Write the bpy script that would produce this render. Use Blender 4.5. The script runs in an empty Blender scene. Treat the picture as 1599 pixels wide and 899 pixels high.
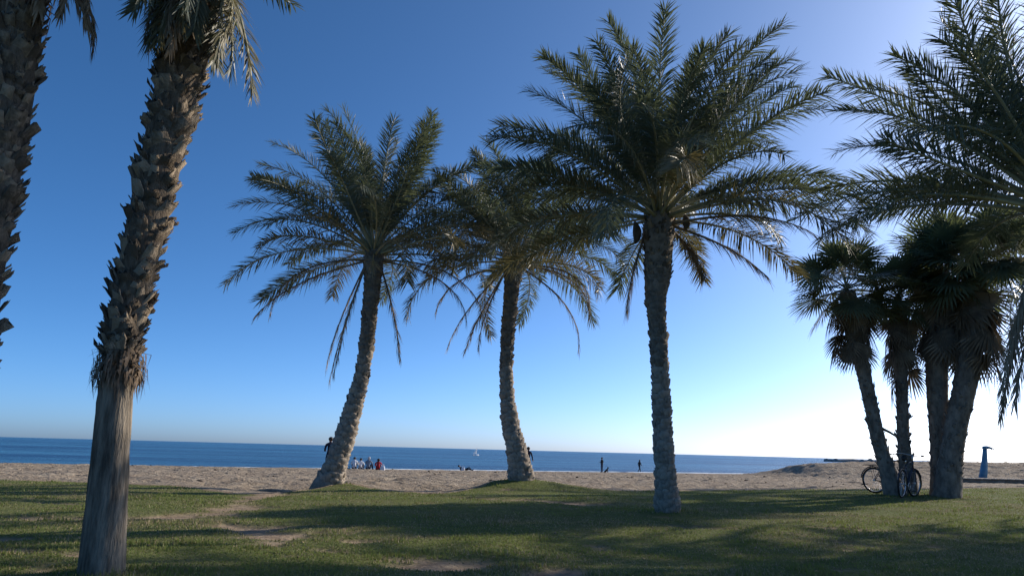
import bpy, math, random
import numpy as np
from mathutils import Vector, Matrix

# ------------------------------------------------------------------ camera
FPX = 1150.0                       # focal length in pixels of a 1599 px wide frame
PITCH, ROLL = math.radians(12.38), math.radians(1.47)
EYE = Vector((0.0, 0.0, 1.05))
scene = bpy.context.scene
cam_d = bpy.data.cameras.new('camera')
cam_d.sensor_width = 36.0
cam_d.lens = 36.0 * FPX / 1599.0
cam_d.clip_start = 0.05
cam_d.clip_end = 30000.0
cam = bpy.data.objects.new('camera', cam_d)
scene.collection.objects.link(cam)
CAM_R = Matrix.Rotation(math.pi / 2 + PITCH, 3, 'X') @ Matrix.Rotation(ROLL, 3, 'Z')
cam.matrix_world = Matrix.Translation(EYE) @ CAM_R.to_4x4()
scene.camera = cam

# ------------------------------------------------------------------ sky, sun, exposure
SUN_AZ, SUN_EL = math.radians(57.0), math.radians(24.5)     # azimuth from +Y towards +X
world = bpy.data.worlds.new('World')
scene.world = world
world.use_nodes = True
wn, wl = world.node_tree.nodes, world.node_tree.links
wn.clear()
w_out = wn.new('ShaderNodeOutputWorld')
w_bg = wn.new('ShaderNodeBackground')
w_sky = wn.new('ShaderNodeTexSky')
w_sky.sky_type = 'NISHITA'
w_sky.sun_disc = False
w_sky.sun_elevation = SUN_EL
w_sky.sun_rotation = SUN_AZ
w_sky.altitude = 0.0
w_sky.air_density = 0.42
w_sky.dust_density = 1.0
w_sky.ozone_density = 5.5
w_bg.inputs['Strength'].default_value = 0.15
w_hs = wn.new('ShaderNodeHueSaturation')          # the camera's vivid colour setting, the same over the whole sky
w_hs.inputs['Saturation'].default_value = 1.12
w_hs.inputs['Hue'].default_value = 0.494
wl.new(w_sky.outputs[0], w_hs.inputs['Color'])
wl.new(w_hs.outputs[0], w_bg.inputs['Color'])
wl.new(w_bg.outputs[0], w_out.inputs['Surface'])

sun_d = bpy.data.lights.new('sun', 'SUN')
sun_d.energy = 4.2
sun_d.angle = math.radians(0.53)
sun_d.color = (1.0, 0.90, 0.76)
sun = bpy.data.objects.new('sun', sun_d)
scene.collection.objects.link(sun)
SUN_DIR = Vector((math.sin(SUN_AZ) * math.cos(SUN_EL), math.cos(SUN_AZ) * math.cos(SUN_EL), math.sin(SUN_EL)))
sun.rotation_euler = (-SUN_DIR).to_track_quat('-Z', 'Y').to_euler()
sun.location = SUN_DIR * 60

scene.view_settings.view_transform = 'Standard'
scene.view_settings.look = 'None'
scene.view_settings.gamma = 1.0
scene.view_settings.use_curve_mapping = False
scene.view_settings.exposure = 0.42
scene.render.engine = 'CYCLES'
scene.cycles.max_bounces = 6
scene.cycles.diffuse_bounces = 3
scene.cycles.glossy_bounces = 2
scene.cycles.transmission_bounces = 3
scene.cycles.transparent_max_bounces = 8

# ------------------------------------------------------------------ helpers
col = scene.collection
rng = np.random.default_rng(7)
random.seed(7)

def ray(px, py):
    return CAM_R @ Vector(((px - 799.5) / FPX, (449.5 - py) / FPX, -1.0))

def at(px, py, depth):                       # point of the place seen at a spot of the photograph, at distance `depth` along Y
    d = ray(px, py)
    return EYE + d * (depth / d.y)

def metres(px_len, p):                       # size in metres of a length seen at point p
    d = (CAM_R.transposed() @ (Vector(p) - EYE))
    return px_len * (-d.z) / FPX

def project(p):
    q = CAM_R.transposed() @ (Vector(p) - EYE)
    if q.z > -0.1:
        return (-1e6, -1e6)
    return (799.5 + FPX * q.x / -q.z, 449.5 - FPX * q.y / -q.z)

def in_view(pts, m=12):
    for p in pts:
        x, y = project(p)
        if -m < x < 1599 + m and -m < y < 899 + m:
            return True
    return False

def tag(o, label=None, cat=None, group=None, kind=None):
    if label: o['label'] = label
    if cat: o['category'] = cat
    if group: o['group'] = group
    if kind: o['kind'] = kind
    return o

def empty(name, loc, rz=0.0):
    o = bpy.data.objects.new(name, None)
    o.empty_display_size = 0.2
    col.objects.link(o)
    o.location = loc
    o.rotation_euler = (0, 0, rz)
    return o

def mesh_obj(name, me, parent=None, loc=(0, 0, 0), mat4=None):
    o = bpy.data.objects.new(name, me)
    col.objects.link(o)
    if parent: o.parent = parent
    if mat4 is not None: o.matrix_basis = mat4
    else: o.location = loc
    return o

def np_mesh(name, V, Q=None, T=None, mats=(), qm=None, tm=None, smooth=False):
    """mesh from numpy arrays: verts, quads, triangles, material index per face"""
    me = bpy.data.meshes.new(name)
    V = np.asarray(V, dtype=np.float32).reshape(-1, 3)
    Q = np.zeros((0, 4), int) if Q is None or len(Q) == 0 else np.asarray(Q, int).reshape(-1, 4)
    T = np.zeros((0, 3), int) if T is None or len(T) == 0 else np.asarray(T, int).reshape(-1, 3)
    nq, nt = len(Q), len(T)
    me.vertices.add(len(V)); me.vertices.foreach_set('co', V.ravel())
    me.loops.add(nq * 4 + nt * 3)
    me.loops.foreach_set('vertex_index', np.concatenate([Q.ravel(), T.ravel()]).astype(np.int32))
    me.polygons.add(nq + nt)
    st = np.concatenate([np.arange(nq) * 4, nq * 4 + np.arange(nt) * 3]).astype(np.int32)
    me.polygons.foreach_set('loop_start', st)
    mi = np.zeros(nq + nt, np.int32)
    if qm is not None and nq: mi[:nq] = qm
    if tm is not None and nt: mi[nq:] = tm
    me.polygons.foreach_set('material_index', mi)
    if smooth: me.polygons.foreach_set('use_smooth', np.ones(nq + nt, bool))
    for m in mats: me.materials.append(m)
    me.update(calc_edges=True)
    me.validate()
    return me

class MB:
    """collects shapes for one mesh"""
    def __init__(self):
        self.V, self.Q, self.T, self.qm, self.tm, self.n = [], [], [], [], [], 0
    def add(self, V, Q=None, T=None, m=0):
        V = np.asarray(V, float).reshape(-1, 3)
        self.V.append(V)
        if Q is not None and len(Q):
            Q = np.asarray(Q, int).reshape(-1, 4); self.Q.append(Q + self.n); self.qm += [m] * len(Q)
        if T is not None and len(T):
            T = np.asarray(T, int).reshape(-1, 3); self.T.append(T + self.n); self.tm += [m] * len(T)
        self.n += len(V)
    def merge(self, other, M4):
        if not other.n: return
        V = np.concatenate(other.V)
        A = np.array(M4)
        V = V @ A[:3, :3].T + A[:3, 3]
        self.V.append(V)
        for q in other.Q: self.Q.append(q + self.n)
        for t in other.T: self.T.append(t + self.n)
        self.qm += other.qm; self.tm += other.tm
        self.n += len(V)
    def box(self, c, s, rz=0, m=0, taper=1.0):
        c = np.array(c); s = np.array(s) / 2
        v = np.array([[x, y, z] for z in (-1, 1) for y in (-1, 1) for x in (-1, 1)], float)
        v[4:, :2] *= taper
        v = v * s
        ca, sa = math.cos(rz), math.sin(rz)
        v = np.stack([v[:, 0] * ca - v[:, 1] * sa, v[:, 0] * sa + v[:, 1] * ca, v[:, 2]], 1) + c
        self.add(v, [[0, 2, 3, 1], [4, 5, 7, 6], [0, 1, 5, 4], [2, 6, 7, 3], [0, 4, 6, 2], [1, 3, 7, 5]], m=m)
    def tube(self, pts, rad, n=8, m=0, cap=True, jitter=None):
        P = np.array([tuple(p) for p in pts], float)
        k = len(P)
        rad = np.broadcast_to(np.asarray(rad, float), (k,))
        tg = np.gradient(P, axis=0)
        tg /= np.linalg.norm(tg, axis=1)[:, None] + 1e-9
        ref = np.array([0, 0, 1.0]) if abs(tg[0][2]) < 0.9 else np.array([0, 1.0, 0])
        a = np.cross(tg[0], ref); a /= np.linalg.norm(a)
        out = []
        for i in range(k):
            a = a - tg[i] * (a @ tg[i]); a /= np.linalg.norm(a) + 1e-9
            b = np.cross(tg[i], a)
            th = np.linspace(0, 2 * math.pi, n, endpoint=False)
            r = rad[i] * (np.ones(n) if jitter is None else jitter[i])
            out.append(P[i] + (np.cos(th) * r)[:, None] * a + (np.sin(th) * r)[:, None] * b)
        V = np.concatenate(out)
        i, j = np.meshgrid(np.arange(k - 1), np.arange(n), indexing='ij')
        j2 = (j + 1) % n
        Q = np.stack([i * n + j, i * n + j2, (i + 1) * n + j2, (i + 1) * n + j], -1).reshape(-1, 4)
        T = []
        if cap:
            V = np.concatenate([V, P[:1], P[-1:]])
            c0, c1 = k * n, k * n + 1
            T = [[c0, (q + 1) % n, q] for q in range(n)] + [[c1, (k - 1) * n + q, (k - 1) * n + (q + 1) % n] for q in range(n)]
        self.add(V, Q, T, m)
    def torus(self, R, r, n=32, k=8, m=0):            # in the XZ plane
        a = np.linspace(0, 2 * math.pi, n, endpoint=False)
        b = np.linspace(0, 2 * math.pi, k, endpoint=False)
        A, B = np.meshgrid(a, b, indexing='ij')
        V = np.stack([(R + r * np.cos(B)) * np.cos(A), r * np.sin(B), (R + r * np.cos(B)) * np.sin(A)], -1).reshape(-1, 3)
        i, j = np.meshgrid(np.arange(n), np.arange(k), indexing='ij')
        Q = np.stack([i * k + j, ((i + 1) % n) * k + j, ((i + 1) % n) * k + (j + 1) % k, i * k + (j + 1) % k], -1).reshape(-1, 4)
        self.add(V, Q, None, m)
    def mesh(self, name, mats, smooth=False):
        V = np.concatenate(self.V) if self.V else np.zeros((0, 3))
        Q = np.concatenate(self.Q) if self.Q else None
        T = np.concatenate(self.T) if self.T else None
        return np_mesh(name, V, Q, T, mats, self.qm or None, self.tm or None, smooth)
    def build(self, name, mats, parent=None, loc=(0, 0, 0), smooth=False, mat4=None):
        if not isinstance(mats, (list, tuple)): mats = [mats]
        return mesh_obj(name, self.mesh(name, mats, smooth), parent, loc, mat4)

# value noise -------------------------------------------------------
def _hash(i, j, s):
    h = np.sin(i * 127.1 + j * 311.7 + s * 74.7) * 43758.5453
    return h - np.floor(h)
def vnoise(x, y, s=0):
    x = np.asarray(x, float); y = np.asarray(y, float)
    i, j = np.floor(x), np.floor(y)
    fx, fy = x - i, y - j
    fx = fx * fx * (3 - 2 * fx); fy = fy * fy * (3 - 2 * fy)
    return (_hash(i, j, s) * (1 - fx) + _hash(i + 1, j, s) * fx) * (1 - fy) + (_hash(i, j + 1, s) * (1 - fx) + _hash(i + 1, j + 1, s) * fx) * fy
def fbm(x, y, s=0, o=4):
    v, a, t = 0, 0.5, 0
    for k in range(o):
        v = v + a * vnoise(x * 2 ** k, y * 2 ** k, s + k * 13); t += a; a *= 0.5
    return v / t
def sstep(a, b, x):
    t = np.clip((np.asarray(x, float) - a) / (b - a), 0, 1)
    return t * t * (3 - 2 * t)

# ------------------------------------------------------------------ materials
def mat(name, c1, c2=None, scale=6.0, rough=0.85, bump=0.0, bump_scale=None, stretch=None, spec=0.3, detail=4.0, c3=None, obj_rand=0.0, transl=0.0, tcol=None, metallic=0.0, attr=None, sheen=0.0, contrast=(0.35, 0.65)):
    m = bpy.data.materials.new(name); m.use_nodes = True
    N, L = m.node_tree.nodes, m.node_tree.links
    N.clear()
    out = N.new('ShaderNodeOutputMaterial')
    b = N.new('ShaderNodeBsdfPrincipled')
    b.inputs['Roughness'].default_value = rough
    b.inputs['Specular IOR Level'].default_value = spec
    b.inputs['Metallic'].default_value = metallic
    tc = N.new('ShaderNodeTexCoord')
    mp = N.new('ShaderNodeMapping')
    if stretch: mp.inputs['Scale'].default_value = stretch
    L.new(tc.outputs['Object'], mp.inputs['Vector'])
    nz = N.new('ShaderNodeTexNoise'); nz.inputs['Scale'].default_value = scale; nz.inputs['Detail'].default_value = detail; nz.inputs['Roughness'].default_value = 0.6
    L.new(mp.outputs[0], nz.inputs['Vector'])
    rp = N.new('ShaderNodeValToRGB')
    e = rp.color_ramp.elements
    e[0].position, e[1].position = contrast
    e[0].color = (*c1, 1); e[1].color = (*(c2 or c1), 1)
    if c3:
        k = e.new(0.5 * (contrast[0] + contrast[1])); k.color = (*c3, 1)
    fac = nz.outputs['Fac']
    if obj_rand > 0:
        oi = N.new('ShaderNodeObjectInfo')
        ma = N.new('ShaderNodeMath'); ma.operation = 'MULTIPLY_ADD'
        L.new(oi.outputs['Random'], ma.inputs[0]); ma.inputs[1].default_value = obj_rand; ma.inputs[2].default_value = -obj_rand / 2
        mb = N.new('ShaderNodeMath'); mb.operation = 'ADD'
        L.new(fac, mb.inputs[0]); L.new(ma.outputs[0], mb.inputs[1]); fac = mb.outputs[0]
    L.new(fac, rp.inputs['Fac'])
    L.new(rp.outputs['Color'], b.inputs['Base Color'])
    if bump > 0:
        n2 = N.new('ShaderNodeTexNoise'); n2.inputs['Scale'].default_value = bump_scale or scale * 3; n2.inputs['Detail'].default_value = 5.0
        L.new(mp.outputs[0], n2.inputs['Vector'])
        bp = N.new('ShaderNodeBump'); bp.inputs['Strength'].default_value = min(1, bump); bp.inputs['Distance'].default_value = 0.02
        L.new(n2.outputs['Fac'], bp.inputs['Height']); L.new(bp.outputs[0], b.inputs['Normal'])
    sh = b.outputs[0]
    if transl > 0:
        t = N.new('ShaderNodeBsdfTranslucent')
        t.inputs['Color'].default_value = (*(tcol or c2 or c1), 1)
        mx = N.new('ShaderNodeMixShader'); mx.inputs['Fac'].default_value = transl
        L.new(sh, mx.inputs[1]); L.new(t.outputs[0], mx.inputs[2]); sh = mx.outputs[0]
    L.new(sh, out.inputs['Surface'])
    return m

M = {}
M['leaf'] = mat('palm_leaflet', (0.085, 0.102, 0.075), (0.155, 0.170, 0.122), scale=1.5, rough=0.48, spec=0.4, obj_rand=0.35, transl=0.28, tcol=(0.14, 0.165, 0.075))
M['leaf_old'] = mat('old_leaflet', (0.12, 0.115, 0.060), (0.22, 0.19, 0.105), scale=2.0, rough=0.5, spec=0.4, obj_rand=0.35, transl=0.28, tcol=(0.18, 0.15, 0.06))
M['dead'] = mat('dead_leaflet', (0.17, 0.135, 0.095), (0.34, 0.27, 0.19), scale=3.0, rough=0.8, spec=0.15, obj_rand=0.3, transl=0.15, tcol=(0.2, 0.15, 0.09))
M['rachis'] = mat('frond_rachis', (0.24, 0.23, 0.14), (0.38, 0.35, 0.22), scale=3.0, rough=0.42, spec=0.4, obj_rand=0.3)
M['rachis_dead'] = mat('dead_rachis', (0.14, 0.10, 0.065), (0.28, 0.21, 0.14), scale=3.0, rough=0.75)
M['bark'] = mat('date_bark', (0.15, 0.125, 0.10), (0.28, 0.24, 0.195), scale=7.0, rough=0.95, bump=0.9, bump_scale=26, spec=0.1, c3=(0.22, 0.185, 0.15))
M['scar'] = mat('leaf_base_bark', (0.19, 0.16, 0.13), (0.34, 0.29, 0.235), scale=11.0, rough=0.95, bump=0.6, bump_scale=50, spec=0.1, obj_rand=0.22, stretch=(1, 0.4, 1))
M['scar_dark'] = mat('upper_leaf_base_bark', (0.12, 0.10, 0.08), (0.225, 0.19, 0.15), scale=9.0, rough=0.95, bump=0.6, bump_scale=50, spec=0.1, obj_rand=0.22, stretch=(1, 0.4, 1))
M['boot'] = mat('palm_boot', (0.105, 0.082, 0.060), (0.31, 0.245, 0.175), scale=14.0, rough=0.9, bump=0.8, bump_scale=60, spec=0.15, obj_rand=0.55, stretch=(1, 0.3, 1))
M['smooth_bark'] = mat('smooth_palm_bark', (0.085, 0.070, 0.055), (0.30, 0.25, 0.19), scale=6.0, rough=0.95, bump=1.0, bump_scale=20, spec=0.1, stretch=(2.6, 2.6, 0.45), c3=(0.185, 0.155, 0.12), detail=8.0)
M['fibre_bark'] = mat('fibrous_bark', (0.075, 0.058, 0.043), (0.19, 0.15, 0.11), scale=14.0, rough=0.95, bump=1.0, bump_scale=60, spec=0.1, stretch=(1.5, 1.5, 0.5), detail=8.0)
M['fan_bark'] = mat('fan_palm_bark', (0.11, 0.095, 0.08), (0.27, 0.23, 0.19), scale=6.0, rough=0.95, bump=0.9, bump_scale=30, spec=0.1, stretch=(1, 1, 0.5))
M['fibre'] = mat('palm_fibre', (0.11, 0.08, 0.055), (0.28, 0.21, 0.15), scale=12.0, rough=0.95, spec=0.1, obj_rand=0.3, transl=0.1)
M['fan'] = mat('fan_leaf', (0.070, 0.090, 0.055), (0.15, 0.165, 0.095), scale=2.0, rough=0.42, spec=0.5, obj_rand=0.35, transl=0.28, tcol=(0.15, 0.18, 0.07))
M['fan_dead'] = mat('dead_fan_leaf', (0.13, 0.105, 0.08), (0.28, 0.225, 0.165), scale=4.0, rough=0.85, spec=0.15, obj_rand=0.4, transl=0.12, tcol=(0.16, 0.12, 0.07))
M['stalk'] = mat('fruit_stalk', (0.36, 0.26, 0.12), (0.52, 0.40, 0.20), scale=6.0, rough=0.6, spec=0.3, transl=0.1)
M['spathe'] = mat('dry_spathe', (0.06, 0.045, 0.035), (0.15, 0.11, 0.08), scale=6.0, rough=0.8)

# ------------------------------------------------------------------ terrain
SEA_Z = -1.55
_ex = np.array([-400, -60, -30, -18, -13, -10.5, -8.0, -6.2, -5.3, -4.2, -3.0, -1.5, -0.6, 0.4, 1.4, 2.8, 5.5, 8, 11, 14, 18.4, 30, 60, 400])
_ey = np.array([19.0, 19.0, 18.5, 18.8, 19.0, 19.2, 18.6, 17.3, 17.2, 20.6, 19.2, 18.6, 20.5, 22.6, 21.6, 20.8, 22.0, 23.0, 24.0, 25.0, 27.0, 29, 30, 30])
def edge_y(x):
    x = np.asarray(x, float)
    return np.interp(x, _ex, _ey) + 0.35 * (fbm(x * 1.1, x * 0 + 3.3, 5) - 0.5)
def shore_y(x):
    x = np.asarray(x, float)
    return 95 + 30 * np.tanh(x / 60.0) + 1.2 * (fbm(x * 0.08, x * 0, 9) - 0.5)
def bumpf(x, y, cx, cy, rx_, ry_, h):
    return h * np.exp(-(((x - cx) / rx_) ** 2 + ((y - cy) / ry_) ** 2))
def lawn_base(x, y):
    z = 0.05 * (fbm(x * 0.22, y * 0.22, 2) - 0.5) + 0.02
    z = z + 0.012 * sstep(10, 30, y) * np.clip(x, -5, 20)
    z = z + bumpf(x, y, 0.42, 21.0, 1.6, 1.0, 0.24)
    z = z + bumpf(x, y, -4.6, 20.0, 1.3, 0.8, 0.09)
    z = z + bumpf(x, y, 2.8, 13.4, 1.2, 0.9, 0.05)
    z = z + bumpf(x, y, 10.4, 20.2, 3.0, 1.8, 0.06)
    z = z - bumpf(x, y, -2.3, 17.6, 1.6, 1.6, 0.05) - bumpf(x, y, -6.0, 16.4, 1.6, 1.8, 0.06)
    return z
def beach_z(x, y):
    e, s = edge_y(x), shore_y(x)
    t = np.clip((y - e) / (s - e), 0, 1.6)
    z0 = lawn_base(x, e)
    z = z0 * (1 - sstep(0, 0.12, t)) + SEA_Z * (0.65 * t + 0.35 * t * t)
    z = np.where(t > 1, z - (t - 1) * 3, z)
    # the heaped sand towards the breakwater
    m = bumpf(x, y, 29, 67, 9.0, 9, 1.10) + bumpf(x, y, 41, 62, 10, 12, 0.95) + bumpf(x, y, 52, 58, 14, 14, 0.9)
    m = m * sstep(22.6, 26.6, x + 0.4 * (vnoise(x * 0.4, y * 0.4, 3) - 0.5) * 3)
    z = z + m
    # trampled surface: foot marks, ridges
    k = sstep(0.0, 0.03, t) * (1 - sstep(0.75, 0.95, t))
    f = fbm(x * 2.0, y * 1.5, 21, 3) - 0.5
    g = np.abs(fbm(x * 2.6, y * 1.7, 31, 2) - 0.5)
    pit = np.maximum(0, vnoise(x * 2.9, y * 2.0, 101) - 0.55) + np.maximum(0, vnoise(x * 2.1 + 5, y * 1.6, 102) - 0.62)
    z = z - k * 0.24 * pit
    z = z + k * (0.15 * f - 0.22 * np.maximum(0, 0.15 - g) + 0.10 * (fbm(x * 0.35, y * 0.25, 41, 2) - 0.5))
    return z
# worn, sandy strokes across the lawn (x, y, half width, strength)
_strokes = [((-5.4, 17.2), (-5.0, 15.4), 0.55), ((-5.0, 15.4), (-4.5, 12.6), 0.5), ((-4.5, 12.6), (-4.2, 11.0), 0.55), ((-4.2, 11.2), (-6.2, 10.4), 0.42), ((-6.0, 10.5), (-8.5, 10.2), 0.28),
            ((-4.2, 10.9), (-2.9, 9.2), 0.35), ((-3.0, 9.2), (-1.7, 8.9), 0.42), ((-2.2, 8.2), (-1.0, 7.4), 0.40), ((-1.6, 7.8), (0.3, 6.6), 0.40), ((2.4, 11.4), (3.9, 10.6), 0.25), ((-0.6, 16.5), (1.8, 15.6), 0.35), ((-7.6, 8.4), (-5.2, 8.2), 0.16), ((4.8, 11.6), (6.6, 11.2), 0.2), ((-9.5, 9.4), (-6.4, 9.1), 0.18), ((-5.6, 7.4), (-3.9, 7.2), 0.16), ((6.5, 14.2), (9.5, 13.6), 0.16), ((-8.2, 12.8), (-6.5, 12.4), 0.16)]
def bare(x, y):
    v = np.zeros_like(np.asarray(x, float))
    for (ax, ay), (bx, by), w in _strokes:
        dx, dy = bx - ax, by - ay
        t = np.clip(((x - ax) * dx + (y - ay) * dy) / (dx * dx + dy * dy), 0, 1)
        d = np.hypot(x - ax - t * dx, y - ay - t * dy)
        v = np.maximum(v, 0.80 - d / (w * 2.1))
    v = v + 1.9 * (fbm(x * 1.9, y * 2.3, 51, 5) - 0.605)
    e = edge_y(x)
    v = np.maximum(v, 1 - (e - y) / 0.35 + 1.2 * (fbm(x * 2, y * 2, 61) - 0.6))
    return np.clip(sstep(0.12, 0.5, v), 0, 1)
def lawn_z(x, y):
    b = bare(x, y)
    return lawn_base(x, y) + (0.05 * (fbm(x * 3.1, y * 3.1, 71, 3) - 0.5)) * (0.35 + 0.65 * b) - 0.035 * b * np.clip((edge_y(x) - y) / 0.6, 0, 1)
def ground_z(x, y):
    x = np.atleast_1d(np.asarray(x, float)); y = np.atleast_1d(np.asarray(y, float))
    return float(np.where(y < edge_y(x), lawn_z(x, y), beach_z(x, y))[0])

def sheet(name, X, Yf, zf, mats, attr=None):
    """grid of columns X; Yf(x, v) rows"""
    nx = len(X)
    Y = Yf(X)                                  # (nx, ny)
    ny = Y.shape[1]
    XX = np.repeat(X[:, None], ny, 1)
    Z = zf(XX, Y)
    V = np.stack([XX, Y, Z], -1).reshape(-1, 3)
    i, j = np.meshgrid(np.arange(nx - 1), np.arange(ny - 1), indexing='ij')
    Q = np.stack([i * ny + j, (i + 1) * ny + j, (i + 1) * ny + j + 1, i * ny + j + 1], -1).reshape(-1, 4)
    me = np_mesh(name, V, Q, None, mats, smooth=True)
    if attr:
        a = me.attributes.new(attr[0], 'FLOAT', 'POINT')
        a.data.foreach_set('value', attr[1](XX, Y).astype(np.float32).ravel())
    return mesh_obj(name, me)

def ground_mat(name, build):
    m = bpy.data.materials.new(name); m.use_nodes = True
    N, L = m.node_tree.nodes, m.node_tree.links
    b = N['Principled BSDF']
    build(N, L, b)
    return m
def noise_node(N, L, vec, scale, detail=4, rough=0.6):
    n = N.new('ShaderNodeTexNoise'); n.inputs['Scale'].default_value = scale; n.inputs['Detail'].default_value = detail; n.inputs['Roughness'].default_value = rough
    L.new(vec, n.inputs['Vector']); return n.outputs['Fac']
def ramp_node(N, L, fac, stops):
    r = N.new('ShaderNodeValToRGB'); e = r.color_ramp.elements
    while len(e) < len(stops): e.new(0.5)
    for k, (p, c) in enumerate(stops):
        e[k].position = p; e[k].color = (*c, 1)
    L.new(fac, r.inputs['Fac']); return r.outputs['Color']
def mix_node(N, L, fac, a, b):
    x = N.new('ShaderNodeMix'); x.data_type = 'RGBA'
    L.new(fac, x.inputs[0]); L.new(a, x.inputs[6]); L.new(b, x.inputs[7]); return x.outputs[2]
SAND = [(0.30, (0.20, 0.155, 0.115)), (0.5, (0.29, 0.235, 0.175)), (0.72, (0.38, 0.32, 0.245))]
def _lawn(N, L, b):
    tc = N.new('ShaderNodeTexCoord'); v = tc.outputs['Object']
    big = noise_node(N, L, v, 0.55, 5)
    fine = noise_node(N, L, v, 9.0, 5)
    g = ramp_node(N, L, big, [(0.36, (0.085, 0.118, 0.030)), (0.52, (0.125, 0.145, 0.045)), (0.70, (0.185, 0.160, 0.080))])
    g2 = ramp_node(N, L, fine, [(0.3, (0.075, 0.088, 0.035)), (0.7, (0.20, 0.19, 0.095))])
    mx = N.new('ShaderNodeMix'); mx.data_type = 'RGBA'; mx.inputs[0].default_value = 0.45
    L.new(g, mx.inputs[6]); L.new(g2, mx.inputs[7])
    s = ramp_node(N, L, noise_node(N, L, v, 5.0, 6), [(0.30, (0.19, 0.14, 0.095)), (0.5, (0.29, 0.22, 0.155)), (0.72, (0.38, 0.30, 0.21))])
    at_ = N.new('ShaderNodeAttribute'); at_.attribute_name = 'bare'
    L.new(mix_node(N, L, at_.outputs['Fac'], mx.outputs[2], s), b.inputs['Base Color'])
    b.inputs['Roughness'].default_value = 1.0; b.inputs['Specular IOR Level'].default_value = 0.05
    bp = N.new('ShaderNodeBump'); bp.inputs['Strength'].default_value = 0.8; bp.inputs['Distance'].default_value = 0.04
    L.new(noise_node(N, L, v, 14.0, 6), bp.inputs['Height']); L.new(bp.outputs[0], b.inputs['Normal'])
def _sand(N, L, b):
    tc = N.new('ShaderNodeTexCoord'); v = tc.outputs['Object']
    c = ramp_node(N, L, noise_node(N, L, v, 1.4, 6, 0.65), SAND)
    wet = N.new('ShaderNodeRGB'); wet.outputs[0].default_value = (0.13, 0.105, 0.08, 1)
    at_ = N.new('ShaderNodeAttribute'); at_.attribute_name = 'wet'
    L.new(mix_node(N, L, at_.outputs['Fac'], c, wet.outputs[0]), b.inputs['Base Color'])
    b.inputs['Roughness'].default_value = 0.95; b.inputs['Specular IOR Level'].default_value = 0.1
    bp = N.new('ShaderNodeBump'); bp.inputs['Strength'].default_value = 1.0; bp.inputs['Distance'].default_value = 0.20
    L.new(noise_node(N, L, v, 4.0, 6), bp.inputs['Height']); L.new(bp.outputs[0], b.inputs['Normal'])
def _sea(N, L, b):
    tc = N.new('ShaderNodeTexCoord')
    mp = N.new('ShaderNodeMapping'); mp.inputs['Scale'].default_value = (0.05, 0.22, 1.0); mp.inputs['Rotation'].default_value = (0, 0, math.radians(-20))
    L.new(tc.outputs['Object'], mp.inputs['Vector'])
    mp2 = N.new('ShaderNodeMapping'); mp2.inputs['Scale'].default_value = (0.010, 0.045, 1.0); mp2.inputs['Rotation'].default_value = (0, 0, math.radians(-12))
    L.new(tc.outputs['Object'], mp2.inputs['Vector'])
    c = ramp_node(N, L, noise_node(N, L, mp2.outputs[0], 1.0, 5), [(0.38, (0.004, 0.046, 0.125)), (0.62, (0.045, 0.180, 0.310))])
    L.new(c, b.inputs['Base Color'])
    b.inputs['Roughness'].default_value = 0.30; b.inputs['IOR'].default_value = 1.33
    bp = N.new('ShaderNodeBump'); bp.inputs['Strength'].default_value = 0.9; bp.inputs['Distance'].default_value = 1.6
    L.new(noise_node(N, L, mp.outputs[0], 3.0, 6, 0.65), bp.inputs['Height']); L.new(bp.outputs[0], b.inputs['Normal'])
M['lawn'] = ground_mat('lawn_ground', _lawn)
M['sand'] = ground_mat('beach_sand', _sand)
M['sea'] = ground_mat('sea_water', _sea)

def graded(lo, hi, step, far, n):
    a = np.arange(lo, hi, step)
    k = np.linspace(0, 1, n + 1)[1:] ** 2.2
    return np.concatenate([(lo - k * (far + lo))[::-1], a, a[-1] + k * (far - a[-1])])

XL = graded(-17, 24, 0.13, 300, 40)
vv = np.linspace(0, 1, 40, endpoint=False)
def lawn_rows(X):
    e = edge_y(X)[:, None]
    near = np.linspace(-40, 3.0, 24)[None, :] + 0 * e
    t = np.linspace(0, 1, 200)[None, 1:]
    return np.concatenate([near, 3.0 + (e - 3.0) * t], 1)
lawn = tag(sheet('lawn', XL, lawn_rows, lawn_z, [M['lawn']], ('bare', bare)), 'short worn lawn under the palms', kind='structure')
XB = graded(-42, 52, 0.21, 700, 40)
def beach_rows(X):
    e, s = edge_y(X)[:, None], shore_y(X)[:, None]
    t = np.concatenate([np.linspace(0, 0.55, 230), 0.55 + 0.75 * np.linspace(0, 1, 70)[1:]])[None, :]
    return e + (s - e) * t
def beach_zz(x, y):
    e = edge_y(x)
    return np.where(y <= e + 1e-6, lawn_z(x, e), beach_z(x, y))
beach = tag(sheet('beach', XB, beach_rows, beach_zz, [M['sand']], ('wet', lambda x, y: sstep(0.93, 0.99, (y - edge_y(x)) / (shore_y(x) - edge_y(x))))), 'trampled sandy beach', kind='structure')
XS = np.concatenate([-np.geomspace(30, 14000, 24)[::-1], np.linspace(-25, 25, 5), np.geomspace(30, 14000, 24)])
def sea_rows(X):
    r = np.concatenate([np.array([34.0]), np.geomspace(60, 16000, 40)])
    return np.repeat(r[None, :], len(X), 0)
sea = tag(sheet('sea', XS, sea_rows, lambda x, y: x * 0 + SEA_Z, [M['sea']]), 'blue sea', kind='structure')

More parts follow.
